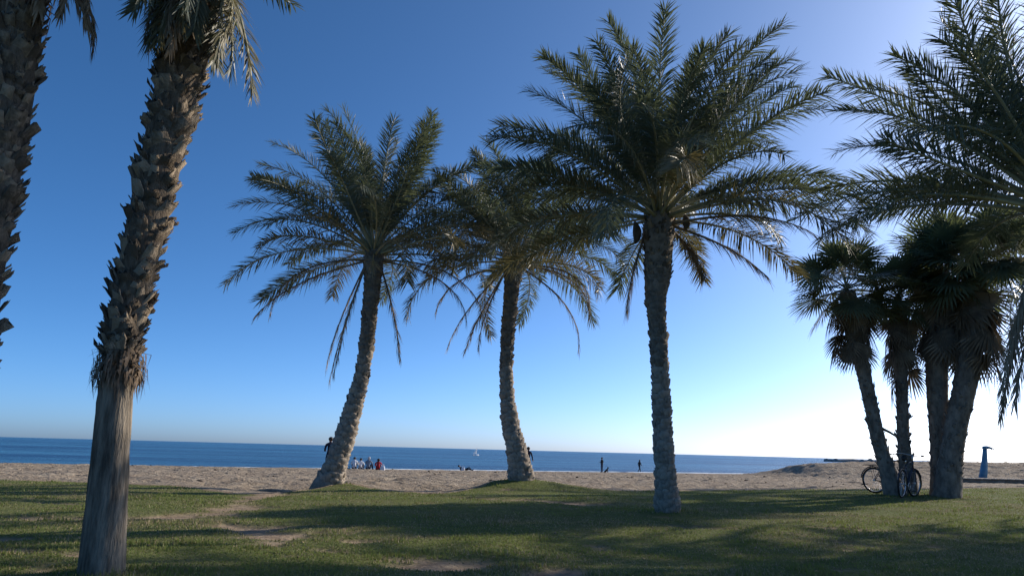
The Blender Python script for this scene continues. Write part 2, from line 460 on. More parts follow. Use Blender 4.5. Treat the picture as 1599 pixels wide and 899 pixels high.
# ------------------------------------------------------------------ grass blades
def make_grass():
    n = 380000
    u = rng.random(n)
    y = 4.2 * (27.5 / 4.2) ** (u ** 1.15)          # denser near the viewer
    x = (rng.random(n) * 2 - 1) * (0.80 * y + 1.5)
    e = edge_y(x)
    d = bare(x, y)
    clump = fbm(x * 1.1, y * 1.1, 81, 3)
    keep = (y < e - 0.02) & (rng.random(n) > d * 1.05) & (rng.random(n) < 0.25 + 1.5 * clump)
    x, y, clump, d = x[keep], y[keep], clump[keep], d[keep]
    z = lawn_z(x, y)
    n = len(x)
    tuft = sstep(0.56, 0.74, fbm(x * 2.4, y * 2.4, 83, 3))
    h = (0.009 + 0.019 * rng.random(n) ** 2) * (0.5 + 0.9 * clump) * (1 + 1.3 * tuft)
    for bx, by in [(-2.9, 6.2), (2.8, 13.4), (-4.65, 20), (0.42, 21), (10.2, 20), (10.9, 20), (12.0, 20)]:
        r = np.hypot(x - bx, y - by)
        h = h * (1 + 1.6 * np.exp(-((r - 0.28) / 0.22) ** 2))
    w = 0.0035 + 0.00055 * y
    a = rng.random(n) * 2 * math.pi
    lean = 0.6 * h * rng.random(n)
    la = rng.random(n) * 2 * math.pi
    b0 = np.stack([x - np.cos(a) * w, y - np.sin(a) * w, z - 0.006], 1)
    b1 = np.stack([x + np.cos(a) * w, y + np.sin(a) * w, z - 0.006], 1)
    tp = np.stack([x + np.cos(la) * lean, y + np.sin(la) * lean, z + h], 1)
    V = np.stack([b0, b1, tp], 1).reshape(-1, 3)
    T = np.arange(n * 3).reshape(-1, 3)
    ms = [mat('grass_green', (0.098, 0.142, 0.026), (0.175, 0.215, 0.050), scale=1.2, rough=0.6, spec=0.25, transl=0.35, tcol=(0.19, 0.23, 0.06)),
          mat('grass_olive', (0.145, 0.145, 0.060), (0.22, 0.20, 0.09), scale=1.2, rough=0.6, spec=0.2, transl=0.3, tcol=(0.16, 0.16, 0.04)),
          mat('grass_dry', (0.25, 0.20, 0.12), (0.36, 0.29, 0.18), scale=1.2, rough=0.7, spec=0.2, transl=0.2)]
    q = rng.random(n) * 0.7 + 0.9 * fbm(x * 0.5, y * 0.7, 91, 3) + 0.3 * d
    mi = np.where(q < 0.82, 0, np.where(q < 1.08, 1, 2))
    me = np_mesh('grass', V, None, T, ms, tm=mi)
    return tag(mesh_obj('grass', me), 'short green grass with drier tufts on the lawn', 'grass', kind='stuff')
make_grass()

# ------------------------------------------------------------------ palm parts
def frond_mb(r, L, th0, bend, npair=70, leaf=0.36, width=0.024, vee=0.5, fold=0.0, dead=False, sway=0.0, petiole=0.16, droop=0.25, dirz=None):
    """pinnate frond growing from the origin along +X, arching in XZ. th0 start elevation, bend total turn (rad)"""
    mb = MB()
    k = 22
    s = np.linspace(0, 1, k)
    th = np.maximum(th0 - bend * (0.35 * s + 0.65 * s ** 2.4) * 1.12, math.radians(-93))
    ds = L / (k - 1)
    px = np.concatenate([[0], np.cumsum(np.cos(th[:-1]) * ds)])
    pz = np.concatenate([[0], np.cumsum(np.sin(th[:-1]) * ds)])
    py = sway * L * s ** 2
    P = np.stack([px, py, pz], 1)
    rr = 0.026 * (1 - s) ** 0.8 + 0.004
    rr[0] *= 1.7; rr[1] *= 1.25
    mb.tube(P, rr, n=5, m=1)
    n = npair * 2
    t = np.clip(petiole + (1 - petiole) * (np.repeat(np.arange(npair), 2) + r.random(n) * 0.7) / npair, 0, 0.999)
    side = np.tile([1.0, -1.0], npair)
    keep = r.random(n) > (0.25 if dead else 0.03)
    t, side = t[keep], side[keep]; n = len(t)
    B = np.stack([np.interp(t, s, P[:, i]) for i in range(3)], 1)
    tt = np.interp(t, s, th)
    T = np.stack([np.cos(tt), 2 * sway * t, np.sin(tt)], 1); T /= np.linalg.norm(T, axis=1)[:, None]
    Nn = np.stack([-np.sin(tt), np.zeros(n), np.cos(tt)], 1)
    S = np.stack([np.zeros(n), side, np.zeros(n)], 1)
    q = (t - petiole) / (1 - petiole)
    ang = np.radians(64 - 26 * q + r.normal(0, 5, n)) * (1 - fold)
    v = vee + r.choice([-0.45, 0.15, 0.75], n) * (1 - 0.5 * fold) + r.normal(0, 0.12, n)
    D = np.cos(ang)[:, None] * T + np.sin(ang)[:, None] * (np.cos(v)[:, None] * S + np.sin(v)[:, None] * Nn)
    ln = leaf * (0.30 + 0.70 * np.sin(np.clip(q * 2.4, 0, 1) * math.pi / 2)) * (1 - 0.48 * q ** 2.5) * (0.86 + 0.28 * r.random(n))
    if dead: ln = ln * (0.6 + 0.5 * r.random(n))
    W = np.cross(D, Nn + 0.45 * r.normal(0, 1, (n, 3)) * 0.6); W /= np.linalg.norm(W, axis=1)[:, None] + 1e-9
    w = width * (0.75 + 0.5 * r.random(n))
    G = np.array([0, 0, -1.0])
    sag = (droop * (0.6 + 0.8 * r.random(n)) * ln)[:, None] * G
    p0a = B - W * (w * 0.3)[:, None]; p0b = B + W * (w * 0.3)[:, None]
    mid = B + D * (ln * 0.45)[:, None] + sag * 0.12
    p1a = mid - W * (w * 0.5)[:, None]; p1b = mid + W * (w * 0.5)[:, None]
    tip = B + D * (ln * 0.98)[:, None] + sag * 0.55
    V = np.stack([p0a, p0b, p1a, p1b, tip], 1).reshape(-1, 3)
    o = np.arange(n) * 5
    mb.add(V, np.stack([o, o + 1, o + 3, o + 2], 1), np.stack([o + 2, o + 3, o + 4], 1), 0)
    return mb, P

def place_frond(mb, P, root, base, top, az, tilt, mats, spare, name='frond'):
    R = Matrix.Rotation(az, 4, 'Z') @ Matrix.Rotation(tilt, 4, 'X')
    M4 = Matrix.Translation(Vector(top) - Vector(base)) @ R
    pts = [Vector(base) + M4 @ Vector(p) for p in P[::3]]
    if in_view(pts, 40):
        return mb.build(name, mats, root, mat4=M4)
    key = 0 if mats[0] is M['leaf'] else (1 if mats[0] is M['leaf_old'] else 2)
    spare[key].merge(mb, M4)

def flush_spare(spare, root):
    for k, ms in enumerate([[M['leaf'], M['rachis']], [M['leaf_old'], M['rachis']], [M['dead'], M['rachis_dead']]]):
        if spare[k].n:
            o = spare[k].build('fronds', ms, root); o['kind'] = 'stuff'

def catmull(pts, k):
    P = np.array(pts, float); n = len(P)
    out = []
    for t in np.linspace(0, n - 1, k):
        i = min(int(t), n - 2); f = t - i
        p0, p1, p2, p3 = P[max(i - 1, 0)], P[i], P[i + 1], P[min(i + 2, n - 1)]
        out.append(0.5 * ((2 * p1) + (p2 - p0) * f + (2 * p0 - 5 * p1 + 4 * p2 - p3) * f * f + (3 * p1 - p0 - 3 * p2 + p3) * f ** 3))
    return np.array(out)

def trunk_path(spec, depth, k=60, lean=0.0, shave=0.0):
    """spec: (px, py, width px) from base to top -> centre points, radii"""
    rows = []
    for px, py, w in spec:
        p = at(px, py, depth)
        rows.append([p.x, p.y, p.z, metres(w, p) / 2 - shave])
    rows = np.array(rows)
    c = catmull(rows, k)
    c[:, 1] += lean * np.linspace(0, 1, k) ** 2
    return c[:, :3], c[:, 3]

def make_trunk(root, base, P, Rr, material, n=20, rough=0.05, r=rng, flare=1.0, upper=None, split=1.0):
    base = np.array(base)
    # carry the trunk down into the ground
    d = P[0] - P[1]; d /= np.linalg.norm(d)
    P2 = np.concatenate([[P[0] + d * 0.35], P]); R2 = np.concatenate([[Rr[0] * flare], Rr])
    k = len(P2)
    jit = 1 + rough * (r.random((k, n)) - 0.5) * 2
    mb = MB(); mb.tube(P2 - base, R2, n=n, jitter=jit)
    if upper:
        mb.qm = [1 if (i // n) / k > split else 0 for i in range(len(mb.qm))]
        return mb.build('trunk', [material, upper], root, smooth=True)
    return mb.build('trunk', material, root, smooth=True)

def scar_mb(r, w, h, lip, spiky=0.0):
    """one persistent leaf base: X across, Y up the trunk, Z outwards"""
    mb = MB()
    j = lambda q: (r.random() - 0.5) * q
    if spiky > 0:                                   # torn stub of a leaf stalk, thin and forked
        t = 0.010 + 0.008 * r.random()
        V = []
        for y, z, ww, tt in ((-.15 * h, -.03, w, t * 1.6), (h * .45, lip * .40, w * (.80 + j(.2)), t * 1.3), (h * (.85 + j(.2)), lip * (1 + j(.5)), w * (.72 + j(.3)), t * 1.3)):
            V += [(-ww / 2, y, z - tt), (ww / 2, y + j(.1 * h), z - tt), (ww / 2, y, z), (-ww / 2, y + j(.1 * h), z)]
        k1, k2 = 0.02 + 0.30 * spiky * r.random() ** 2, 0.02 + 0.30 * spiky * r.random() ** 2
        V += [(-w * .26, h * (.95 + k1), lip * (1.1 + k1)), (w * .24, h * (.95 + k2), lip * (1.1 + k2)), (j(.2 * w), h * .84, lip * .96)]
        Q = []
        for q0 in (0, 4):
            for q in range(4):
                Q.append([q0 + q, q0 + (q + 1) % 4, q0 + 4 + (q + 1) % 4, q0 + 4 + q])
        T = [[8, 14, 12], [11, 12, 14], [8, 12, 11], [9, 13, 14], [10, 14, 13], [9, 10, 13]]
        mb.add(V, Q, T)
    else:                                           # worn scale, its upper rim standing a little proud
        V = [(j(.1 * w), -.12 * h, -.012), (-w / 2, h * .5, -.012), (w / 2, h * .5, -.012), (-w * .33 + j(.1 * w), h * (1 + j(.15)), lip), (w * .33 + j(.1 * w), h * (1 + j(.15)), lip),
             (j(.1 * w), h * .62, lip * .85), (-w * .36, h * 1.0, -.02), (w * .36, h * 1.0, -.02), (j(.3 * w), h * (1.06 + j(.22)), lip * (1.1 + j(.5)))]
        T = [[0, 2, 5], [0, 5, 1], [1, 5, 3], [2, 4, 5], [5, 8, 3], [5, 4, 8], [3, 8, 6], [8, 7, 6], [8, 4, 7], [1, 3, 6], [2, 7, 4]]
        mb.add(V, None, T)
    return mb

def leaf_bases(root, trunk, base, P, Rr, s0, s1, count, w, h, lip, material, spiky=0.0, seed=1, back=-0.12, name='leaf_base', jitter=0.25, gmax=300):
    """spiral of leaf bases round the trunk between path fractions s0 and s1; those turned to the viewer one by one"""
    r = np.random.default_rng(seed)
    vs = []
    mbs = []
    for q in range(6):
        m_ = scar_mb(r, w * (0.85 + 0.3 * r.random()), h * (0.85 + 0.35 * r.random()), lip * (0.75 + 0.6 * r.random()), spiky)
        mbs.append(m_); vs.append(m_.mesh(name, [material]))
    spare = MB()
    base = Vector(base)
    tot = len(P) - 1
    made = 0
    for i in range(count):
        t = (s0 + (s1 - s0) * (i + 0.5) / count) * tot
        k = min(int(t), tot - 1); f = t - k
        c = Vector(P[k]) * (1 - f) + Vector(P[k + 1]) * f
        rad = Rr[k] * (1 - f) + Rr[k + 1] * f
        up = (Vector(P[k + 1]) - Vector(P[k])).normalized()
        a = i * math.radians(137.508) + r.normal(0, 0.10)
        ex = Vector((1, 0, 0)); ex = (ex - up * ex.dot(up)).normalized(); ey = up.cross(ex)
        o = ex * math.cos(a) + ey * math.sin(a)
        tg = up.cross(o)
        sc = 1 + jitter * (r.random() - 0.5) * 2
        if spiky: sc = min(1.15, sc * (0.6 + 0.75 * r.random() ** 1.6))
        yaw = r.normal(0, 0.12 + 0.22 * spiky)
        if spiky: a += r.normal(0, 0.25)
        u2 = (up * math.cos(yaw) + tg * math.sin(yaw)); t2 = u2.cross(o)
        rot = Matrix((t2 * sc, u2 * sc, o * sc)).transposed().to_4x4()
        pos = c + o * (rad * 0.97) + up * r.normal(0, 0.015 + 0.02 * spiky)
        M4 = Matrix.Translation(pos - base) @ rot
        v = int(r.integers(0, 6))
        toc = (EYE - pos).normalized()
        if o.dot(toc) > back and made < gmax and in_view([pos], 8):
            mesh_obj(name, vs[v], trunk, mat4=M4); made += 1
        else:
            spare.merge(mbs[v], M4)
    if spare.n:
        o = spare.build('leaf_bases', material, trunk); o['kind'] = 'stuff'

def pinnate_crown(root, base, top, n, L, seed, th_hi=84, th_lo=-12, bend0=0.35, bend1=1.35, npair=70, leaf=0.36, width=0.024, n_dead=6, old_frac=0.22, az0=0.0, axis=(0, 0, 1), dead_list=(), lscale=None, spread=0.10, dead_L=0.75):
    r = np.random.default_rng(seed)
    spare = [MB(), MB(), MB()]
    for i in range(n):
        f = i / (n - 1)
        az = az0 + i * math.radians(137.508) + r.normal(0, 0.12)
        th = math.radians(th_hi + (th_lo - th_hi) * f ** 1.15 + r.normal(0, 5))
        bend = bend0 + (bend1 - bend0) * (0.25 + 0.75 * f) * (0.75 + 0.5 * r.random())
        if f < 0.12: bend *= 0.55
        l = L * (0.86 + 0.22 * r.random()) * (0.80 + 0.20 * min(1, f * 4))
        if lscale: l *= lscale(az)
        old = f > 1 - old_frac
        mb, P = frond_mb(r, l, th, bend, npair=npair, leaf=leaf * (0.9 + 0.2 * r.random()), width=width, vee=0.40 - 0.25 * f, sway=r.normal(0, 0.05), droop=0.25 + 0.25 * f, petiole=0.15 + 0.09 * f)
        o = Vector((math.cos(az), math.sin(az), 0)) * spread * (0.3 + 0.7 * f)
        p = Vector(top) + o + Vector((0, 0, 0.30 * (1 - f) - 0.10))
        place_frond(mb, P, root, base, p, az, r.normal(0, 0.45), [M['leaf_old'] if old and r.random() < 0.6 else M['leaf'], M['rachis']], spare)
    for i in range(n_dead):
        if i < len(dead_list): az, th, bend, l = dead_list[i]
        else: az, th, bend, l = r.random() * 6.28, math.radians(-25 - 35 * r.random()), 0.9 + 0.5 * r.random(), L * dead_L * (0.7 + 0.4 * r.random())
        mb, P = frond_mb(r, l, th, bend, npair=int(npair * 0.8), leaf=leaf * 0.7, width=width * 0.8, vee=-0.2, fold=0.50, dead=True, sway=r.normal(0, 0.05), droop=0.6)
        o = Vector((math.cos(az), math.sin(az), 0)) * (spread + 0.06)
        place_frond(mb, P, root, base, Vector(top) + o + Vector((0, 0, -0.22)), az, r.normal(0, 0.2), [M['dead'], M['rachis_dead']], spare, 'dead_frond')
    flush_spare(spare, root)

def fruit_stalks(root, base, top, specs, seed):
    r = np.random.default_rng(seed)
    for az, el, l in specs:
        mb = MB()
        d = np.array([math.cos(az) * math.cos(el), math.sin(az) * math.cos(el), math.sin(el)])
        s = np.linspace(0, 1, 8)[:, None]
        P = d * l * s + np.array([0, 0, -0.35 * l]) * s ** 2.5
        mb.tube(P, np.linspace(0.022, 0.010, 8), n=5)
        e = P[-1]
        for q in range(26):
            b = P[5] + (e - P[5]) * r.random()
            v = d * 0.25 + r.normal(0, 0.10, 3) + np.array([0, 0, -0.12])
            tip = b + v * (0.8 + 0.8 * r.random())
            mb.tube([b, (b + tip) / 2 + [0, 0, .02], tip], [0.006, 0.006, 0.004], n=3, cap=False)
        mb.build('fruit_stalk', M['stalk'], root, Vector(top) - Vector(base))

def spathe(root, base, p, l, w):
    mb = MB()
    s = np.linspace(0, 1, 9)
    P = np.stack([0.10 * np.sin(s * 3) * l, 0 * s, -s * l], 1)
    mb.tube(P, w * (0.12 + np.sin(s * math.pi) ** 0.8), n=8)
    mb.build('spathe', M['spathe'], root, Vector(p) - Vector(base), smooth=True)

DOWN = math.radians
def ground_base(px, py, depth):
    p = at(px, py, depth)
    p.z = ground_z(p.x, p.y)
    return p

# ------------------------------------------------------------------ three date palms in the middle
def date_palm(name, label, depth, spec, seed, n, L, crown, scars, k=70, group='date palms rising along the edge of the lawn', boots=None, shave=0.085):
    P, Rr = trunk_path(spec, depth, k, shave=shave)
    base = Vector(P[0]); base.z = ground_z(base.x, base.y)
    root = tag(empty(name, base), label, 'palm tree', group)
    tr = make_trunk(root, base, P, Rr, M['bark'], n=22, rough=0.05, flare=1.1)
    s0_, s1_, cnt, *dim = scars
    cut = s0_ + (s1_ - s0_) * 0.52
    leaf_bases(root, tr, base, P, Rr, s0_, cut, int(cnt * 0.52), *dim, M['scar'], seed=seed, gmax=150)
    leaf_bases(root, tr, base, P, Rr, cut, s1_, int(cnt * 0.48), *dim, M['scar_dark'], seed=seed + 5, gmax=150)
    if boots: leaf_bases(root, tr, base, P, Rr, *boots, M['boot'], seed=seed + 3, spiky=0.7)
    pinnate_crown(root, base, P[-1], n, L, seed + 1, **crown)
    return root, base, P[-1]

r2a, b2a, t2a = date_palm('date_palm', 'date palm whose trunk leans right, people sitting on the sand just behind it', 20.0,
    [(512, 757, 56), (521, 735, 44), (536, 690, 41), (551, 640, 36), (564, 590, 31), (572, 540, 31), (577, 490, 31), (581, 450, 33), (583, 418, 38), (584, 395, 34)], 11, 58, 4.3,
    dict(th_lo=8, bend0=0.55, bend1=1.15, npair=135, leaf=0.62, width=0.025, n_dead=8, dead_list=[(DOWN(180), DOWN(-18), 0.75, 3.5), (DOWN(190), DOWN(-2), 1.45, 3.3), (DOWN(185), DOWN(-66), 0.25, 3.2), (DOWN(215), DOWN(-70), 0.2, 3.5), (DOWN(-15), DOWN(-72), 0.2, 2.8), (DOWN(8), DOWN(-5), 1.35, 3.3), (DOWN(-8), DOWN(0), 1.25, 3.6), (DOWN(195), DOWN(-74), 0.15, 3.5)]),
    (0.02, 0.97, 400, 0.23, 0.17, 0.030))
fruit_stalks(r2a, b2a, t2a, [(DOWN(215), 0.55, 1.1), (DOWN(195), 0.45, 1.3), (DOWN(300), 1.0, 1.9), (DOWN(280), -0.3, 0.9), (DOWN(330), 0.1, 1.0)], 3)
r2b, b2b, t2b = date_palm('date_palm', 'date palm with a curved trunk standing on a grassy mound between two others', 21.0,
    [(813, 752, 54), (812, 735, 44), (806, 700, 39), (797, 660, 34), (792, 610, 28), (791, 560, 27), (794, 510, 28), (798, 460, 30), (801, 425, 36), (803, 405, 32)], 23, 52, 3.8,
    dict(th_lo=2, bend0=0.6, bend1=1.4, npair=125, leaf=0.60, width=0.025, n_dead=7, dead_list=[(DOWN(182), DOWN(-45), 0.45, 3.0), (DOWN(195), DOWN(-62), 0.35, 3.1), (DOWN(205), DOWN(-66), 0.3, 2.9), (DOWN(2), DOWN(-30), 1.15, 3.2), (DOWN(-20), DOWN(0), 1.5, 2.9), (DOWN(15), DOWN(5), 1.6, 3.0), (DOWN(170), DOWN(-5), 1.3, 2.8)]),
    (0.02, 0.97, 380, 0.23, 0.17, 0.030))
fruit_stalks(r2b, b2b, t2b, [(DOWN(300), -0.2, 0.9), (DOWN(330), 0.4, 1.1), (DOWN(250), 0.3, 0.9), (DOWN(280), 0.7, 1.3)], 5)
r3, b3, t3 = date_palm('date_palm', 'tallest date palm with straight scaly trunk and widest dense crown', 13.4,
    [(1042, 803, 50), (1041, 775, 42), (1038, 730, 38), (1035, 670, 36), (1032, 610, 34), (1029, 550, 33), (1026, 500, 34), (1024, 468, 38), (1026, 440, 46), (1028, 400, 50), (1028, 365, 56), (1029, 335, 50)], 37, 76, 3.65,
    dict(th_lo=4, bend0=0.45, bend1=1.05, npair=145, leaf=0.60, width=0.022, old_frac=0.15, n_dead=4, dead_list=[(DOWN(-8), DOWN(-20), 0.55, 2.05), (DOWN(190), DOWN(-72), 0.3, 1.7), (DOWN(20), DOWN(-35), 0.7, 1.2), (DOWN(-30), DOWN(5), 0.7, 2.6)], spread=0.16),
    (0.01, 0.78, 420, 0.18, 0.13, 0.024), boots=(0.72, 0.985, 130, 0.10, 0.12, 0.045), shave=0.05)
spathe(r3, b3, at(991, 345, 13.3), 0.45, 0.075)
spathe(r3, b3, at(1069, 335, 13.2), 0.30, 0.07)
fruit_stalks(r3, b3, t3, [(DOWN(250), 0.5, 0.8), (DOWN(300), 0.7, 1.0)], 6)

# ------------------------------------------------------------------ the two booted palms at the left, crowns cut by the frame
def booted_palm(label, depth, spec, seed, smooth_to, n, L, crown, count, k=60, dead_list=(), n_dead=0, w=0.125, h=0.12, lip=0.055, hang=()):
    P, Rr = trunk_path(spec, depth, k)
    base = Vector(P[0]); base.z = ground_z(base.x, base.y)
    root = tag(empty('shaggy_palm', base), label, 'palm tree', 'shaggy palms close to the viewer')
    tr = make_trunk(root, base, P, Rr, M['smooth_bark'], n=28, rough=0.03, upper=M['fibre_bark'], split=smooth_to - 0.01)
    leaf_bases(root, tr, base, P, Rr, smooth_to, 0.97, count, w, h, lip, M['boot'], spiky=0.9, seed=seed, jitter=0.4)
    pinnate_crown(root, base, P[-1], n, L, seed + 1, dead_list=dead_list, n_dead=n_dead, **crown)
    r = np.random.default_rng(seed + 9)
    spare = [MB(), MB(), MB()]
    for az, th, bend, l in hang:                    # old fronds drooping close to the trunk
        mb, PP = frond_mb(r, l, th, bend, npair=70, leaf=0.27, width=0.018, vee=0.1, fold=0.22, droop=0.5, sway=r.normal(0, 0.04))
        place_frond(mb, PP, root, base, Vector(P[-1]) + Vector((math.cos(az), math.sin(az), 0)) * 0.12 + Vector((0, 0, -0.05)), az, r.normal(0, 0.2), [M['leaf_old'] if r.random() < 0.4 else M['leaf'], M['rachis']], spare)
    flush_spare(spare, root)
    return root, base, P, Rr, tr
specB = [(158, 900, 68), (166, 800, 60), (173, 700, 54), (180, 620, 50), (185, 588, 48), (188, 560, 50), (196, 500, 50), (218, 400, 54), (240, 300, 57), (263, 200, 60), (284, 110, 66), (300, 40, 68), (312, -20, 72), (322, -80, 70)]
rB, bB, PB, RB, trB = booted_palm('shaggy palm in front, bare grey trunk below and ragged stubs above', 6.2, specB, 51, 0.385, 30, 2.9,
    dict(th_hi=84, th_lo=38, bend0=0.4, bend1=0.75, npair=64, leaf=0.34, width=0.022, spread=0.12, old_frac=0.3), 460, n_dead=5,
    dead_list=[(DOWN(250), DOWN(-66), 0.4, 1.0), (DOWN(275), DOWN(-70), 0.3, 1.15), (DOWN(230), DOWN(-66), 0.4, 0.9), (DOWN(300), DOWN(-70), 0.3, 0.9), (DOWN(190), DOWN(-68), 0.4, 0.9)],
    hang=[(DOWN(200), DOWN(-80), 0.12, 1.15), (DOWN(225), DOWN(-78), 0.18, 1.25), (DOWN(240), DOWN(-70), 0.3, 1.2), (DOWN(-8), DOWN(-70), 0.3, 1.40), (DOWN(-25), DOWN(-64), 0.45, 1.40), (DOWN(10), DOWN(-72), 0.3, 1.25), (DOWN(280), DOWN(-66), 0.4, 1.05), (DOWN(-3), DOWN(-62), 0.45, 1.35), (DOWN(300), DOWN(-64), 0.4, 1.15), (DOWN(150), DOWN(-82), 0.1, 1.0), (DOWN(235), DOWN(-74), 0.25, 1.0), (DOWN(262), DOWN(-70), 0.3, 1.2)])
specA = [(-133, 1010, 82), (-98, 800, 78), (-63, 600, 76), (-27, 400, 62), (-10, 300, 64), (5, 200, 66), (21, 80, 68), (31, -20, 72), (41, -120, 72)]
rA, bA, PA, RA, trA = booted_palm('shaggy palm cut by the photo edge, only its stub covered upper trunk showing', 5.6, specA, 61, 0.12, 26, 2.9,
    dict(th_hi=84, th_lo=38, bend0=0.4, bend1=0.75, npair=64, leaf=0.34, width=0.022, spread=0.12, old_frac=0.3), 480, n_dead=7,
    dead_list=[(DOWN(-5), DOWN(-48), 0.6, 0.95), (DOWN(14), DOWN(-44), 0.6, 0.98), (DOWN(-20), DOWN(-50), 0.5, 0.92), (DOWN(-40), DOWN(-55), 0.5, 0.88), (DOWN(4), DOWN(-36), 0.8, 1.0), (DOWN(-12), DOWN(-40), 0.7, 0.98), (DOWN(28), DOWN(-45), 0.7, 0.95)],
    hang=[(DOWN(-4), DOWN(8), 1.5, 2.15), (DOWN(-9), DOWN(2), 1.5, 1.95), (DOWN(-14), DOWN(-6), 1.35, 1.5), (DOWN(190), DOWN(-50), 0.6, 1.0), (DOWN(12), DOWN(6), 1.45, 1.7), (DOWN(-35), DOWN(-35), 0.9, 0.95)], w=0.125, h=0.12, lip=0.050)

def fibre_collar(root, base, P, Rr, fr, n, seed, l=0.16, name='fibre_collar'):
    r = np.random.default_rng(seed)
    mb = MB(); tot = len(P) - 1
    for i in range(n):
        t = (fr[0] + (fr[1] - fr[0]) * r.random()) * tot; k = int(t)
        c, rad = P[k], Rr[k]
        a = r.random() * 2 * math.pi
        o = np.array([math.cos(a), math.sin(a), 0])
        b = c + o * rad * 1.0 - np.array(base)
        ll = l * (0.5 + r.random())
        side = np.cross(o, [0, 0, 1.0]) * (0.003 + 0.010 * r.random())
        out = 0.02 + 0.06 * r.random()
        p1 = b + o * out + np.array([0, 0, 0.02 - ll * 0.35]) + r.normal(0, 0.01, 3)
        p2 = b + o * (out * (0.5 + r.random())) + np.array([0, 0, -ll]) + r.normal(0, 0.02, 3)
        mb.add([b - side, b + side, p1 + side, p1 - side, p2], [[0, 1, 2, 3]], [[3, 2, 4]])
    mb.build(name, M['fibre'], root)
fibre_collar(rB, bB, PB, RB, (0.33, 0.42), 420, 5)
fibre_collar(rA, bA, PA, RA, (0.86, 0.97), 260, 6, 0.20)

# ------------------------------------------------------------------ date palms whose trunks stand beyond the frame
def side_palm(label, top, depth, seed, n, L, crown, base_px_shift=20):
    p = at(top[0], top[1], depth)
    bz = ground_z(p.x + 0.5, depth)
    base = Vector((p.x + 0.5, depth, bz))
    P = catmull([tuple(base), (base.x + 0.05, depth, bz + (p.z - bz) * 0.4), (p.x + 0.05, depth, bz + (p.z - bz) * 0.8), tuple(p)], 40)
    Rr = np.interp(np.linspace(0, 1, 40), [0, 0.08, 0.8, 1], [0.26, 0.20, 0.19, 0.24])
    root = tag(empty('date_palm', base), label, 'palm tree')
    tr = make_trunk(root, base, P, Rr, M['bark'], n=18)
    leaf_bases(root, tr, base, P, Rr, 0.02, 0.98, 230, 0.17, 0.15, 0.04, M['scar'], seed=seed)
    pinnate_crown(root, base, P[-1], n, L, seed + 1, **crown)
    return root
side_palm('date palm reaching in from the sunny top corner, its trunk out of view', (1645, 320), 9.2, 71, 60, 3.2,
    dict(th_lo=12, bend0=0.5, bend1=0.9, npair=120, leaf=0.54, width=0.019, old_frac=0.0, n_dead=4, dead_list=[(DOWN(184), DOWN(-79), 0.12, 2.6), (DOWN(198), DOWN(-81), 0.08, 2.5), (DOWN(176), DOWN(-76), 0.16, 2.7), (DOWN(190), DOWN(-74), 0.2, 2.3)]))

# ------------------------------------------------------------------ fan palms at the right
def fan_leaf_mb(r, el, pet, R, nseg=36, dead=False):
    """fan leaf along +X: petiole then a pleated blade"""
    mb = MB()
    k = 6; s = np.linspace(0, 1, k)
    th = el - (0.25 if not dead else 0.15) * s
    P = np.stack([np.concatenate([[0], np.cumsum(np.cos(th[:-1]))]) * pet / (k - 1), 0 * s, np.concatenate([[0], np.cumsum(np.sin(th[:-1]))]) * pet / (k - 1)], 1)
    mb.tube(P, np.linspace(0.022, 0.011, k), n=4, m=1)
    t = th[-1] - 0.1
    T = np.array([math.cos(t), 0, math.sin(t)]); Nn = np.array([-math.sin(t), 0, math.cos(t)]); S = np.array([0, 1.0, 0])
    spread = 2.15 if not dead else 1.0 + 0.5 * r.random()
    a = np.linspace(-spread, spread, nseg)
    cup = 0.14 if not dead else 0.9
    for i in range(nseg):
        rad = R * (0.82 + 0.18 * math.cos(a[i] * 0.7)) * (0.9 + 0.2 * r.random())
        d = T * math.cos(a[i]) + S * math.sin(a[i]) - Nn * (cup * abs(math.sin(a[i])) ** 1.5 * (0.6))
        d /= np.linalg.norm(d)
        w = np.cross(d, Nn); w /= np.linalg.norm(w)
        nn = np.cross(w, d)
        hw = rad * 0.52 * spread / nseg * 1.06
        pl = (0.012 if i % 2 else -0.012) + r.normal(0, 0.006)
        b0 = P[-1] + d * 0.03
        mid = P[-1] + d * rad * 0.55 + nn * pl
        g = np.array([0, 0, -1.0]) * rad * ((0.03 + 0.14 * r.random()) if not dead else 0.15)
        tip = P[-1] + d * rad + g
        q = P[-1] + d * rad * 0.80 + g * 0.35
        V = [b0 - w * 0.006, b0 + w * 0.006, mid + w * hw, mid - w * hw, q + w * hw * 0.6, q - w * hw * 0.6, tip]
        mb.add(V, [[0, 1, 2, 3], [3, 2, 4, 5]], [[5, 4, 6]], 0)
    return mb

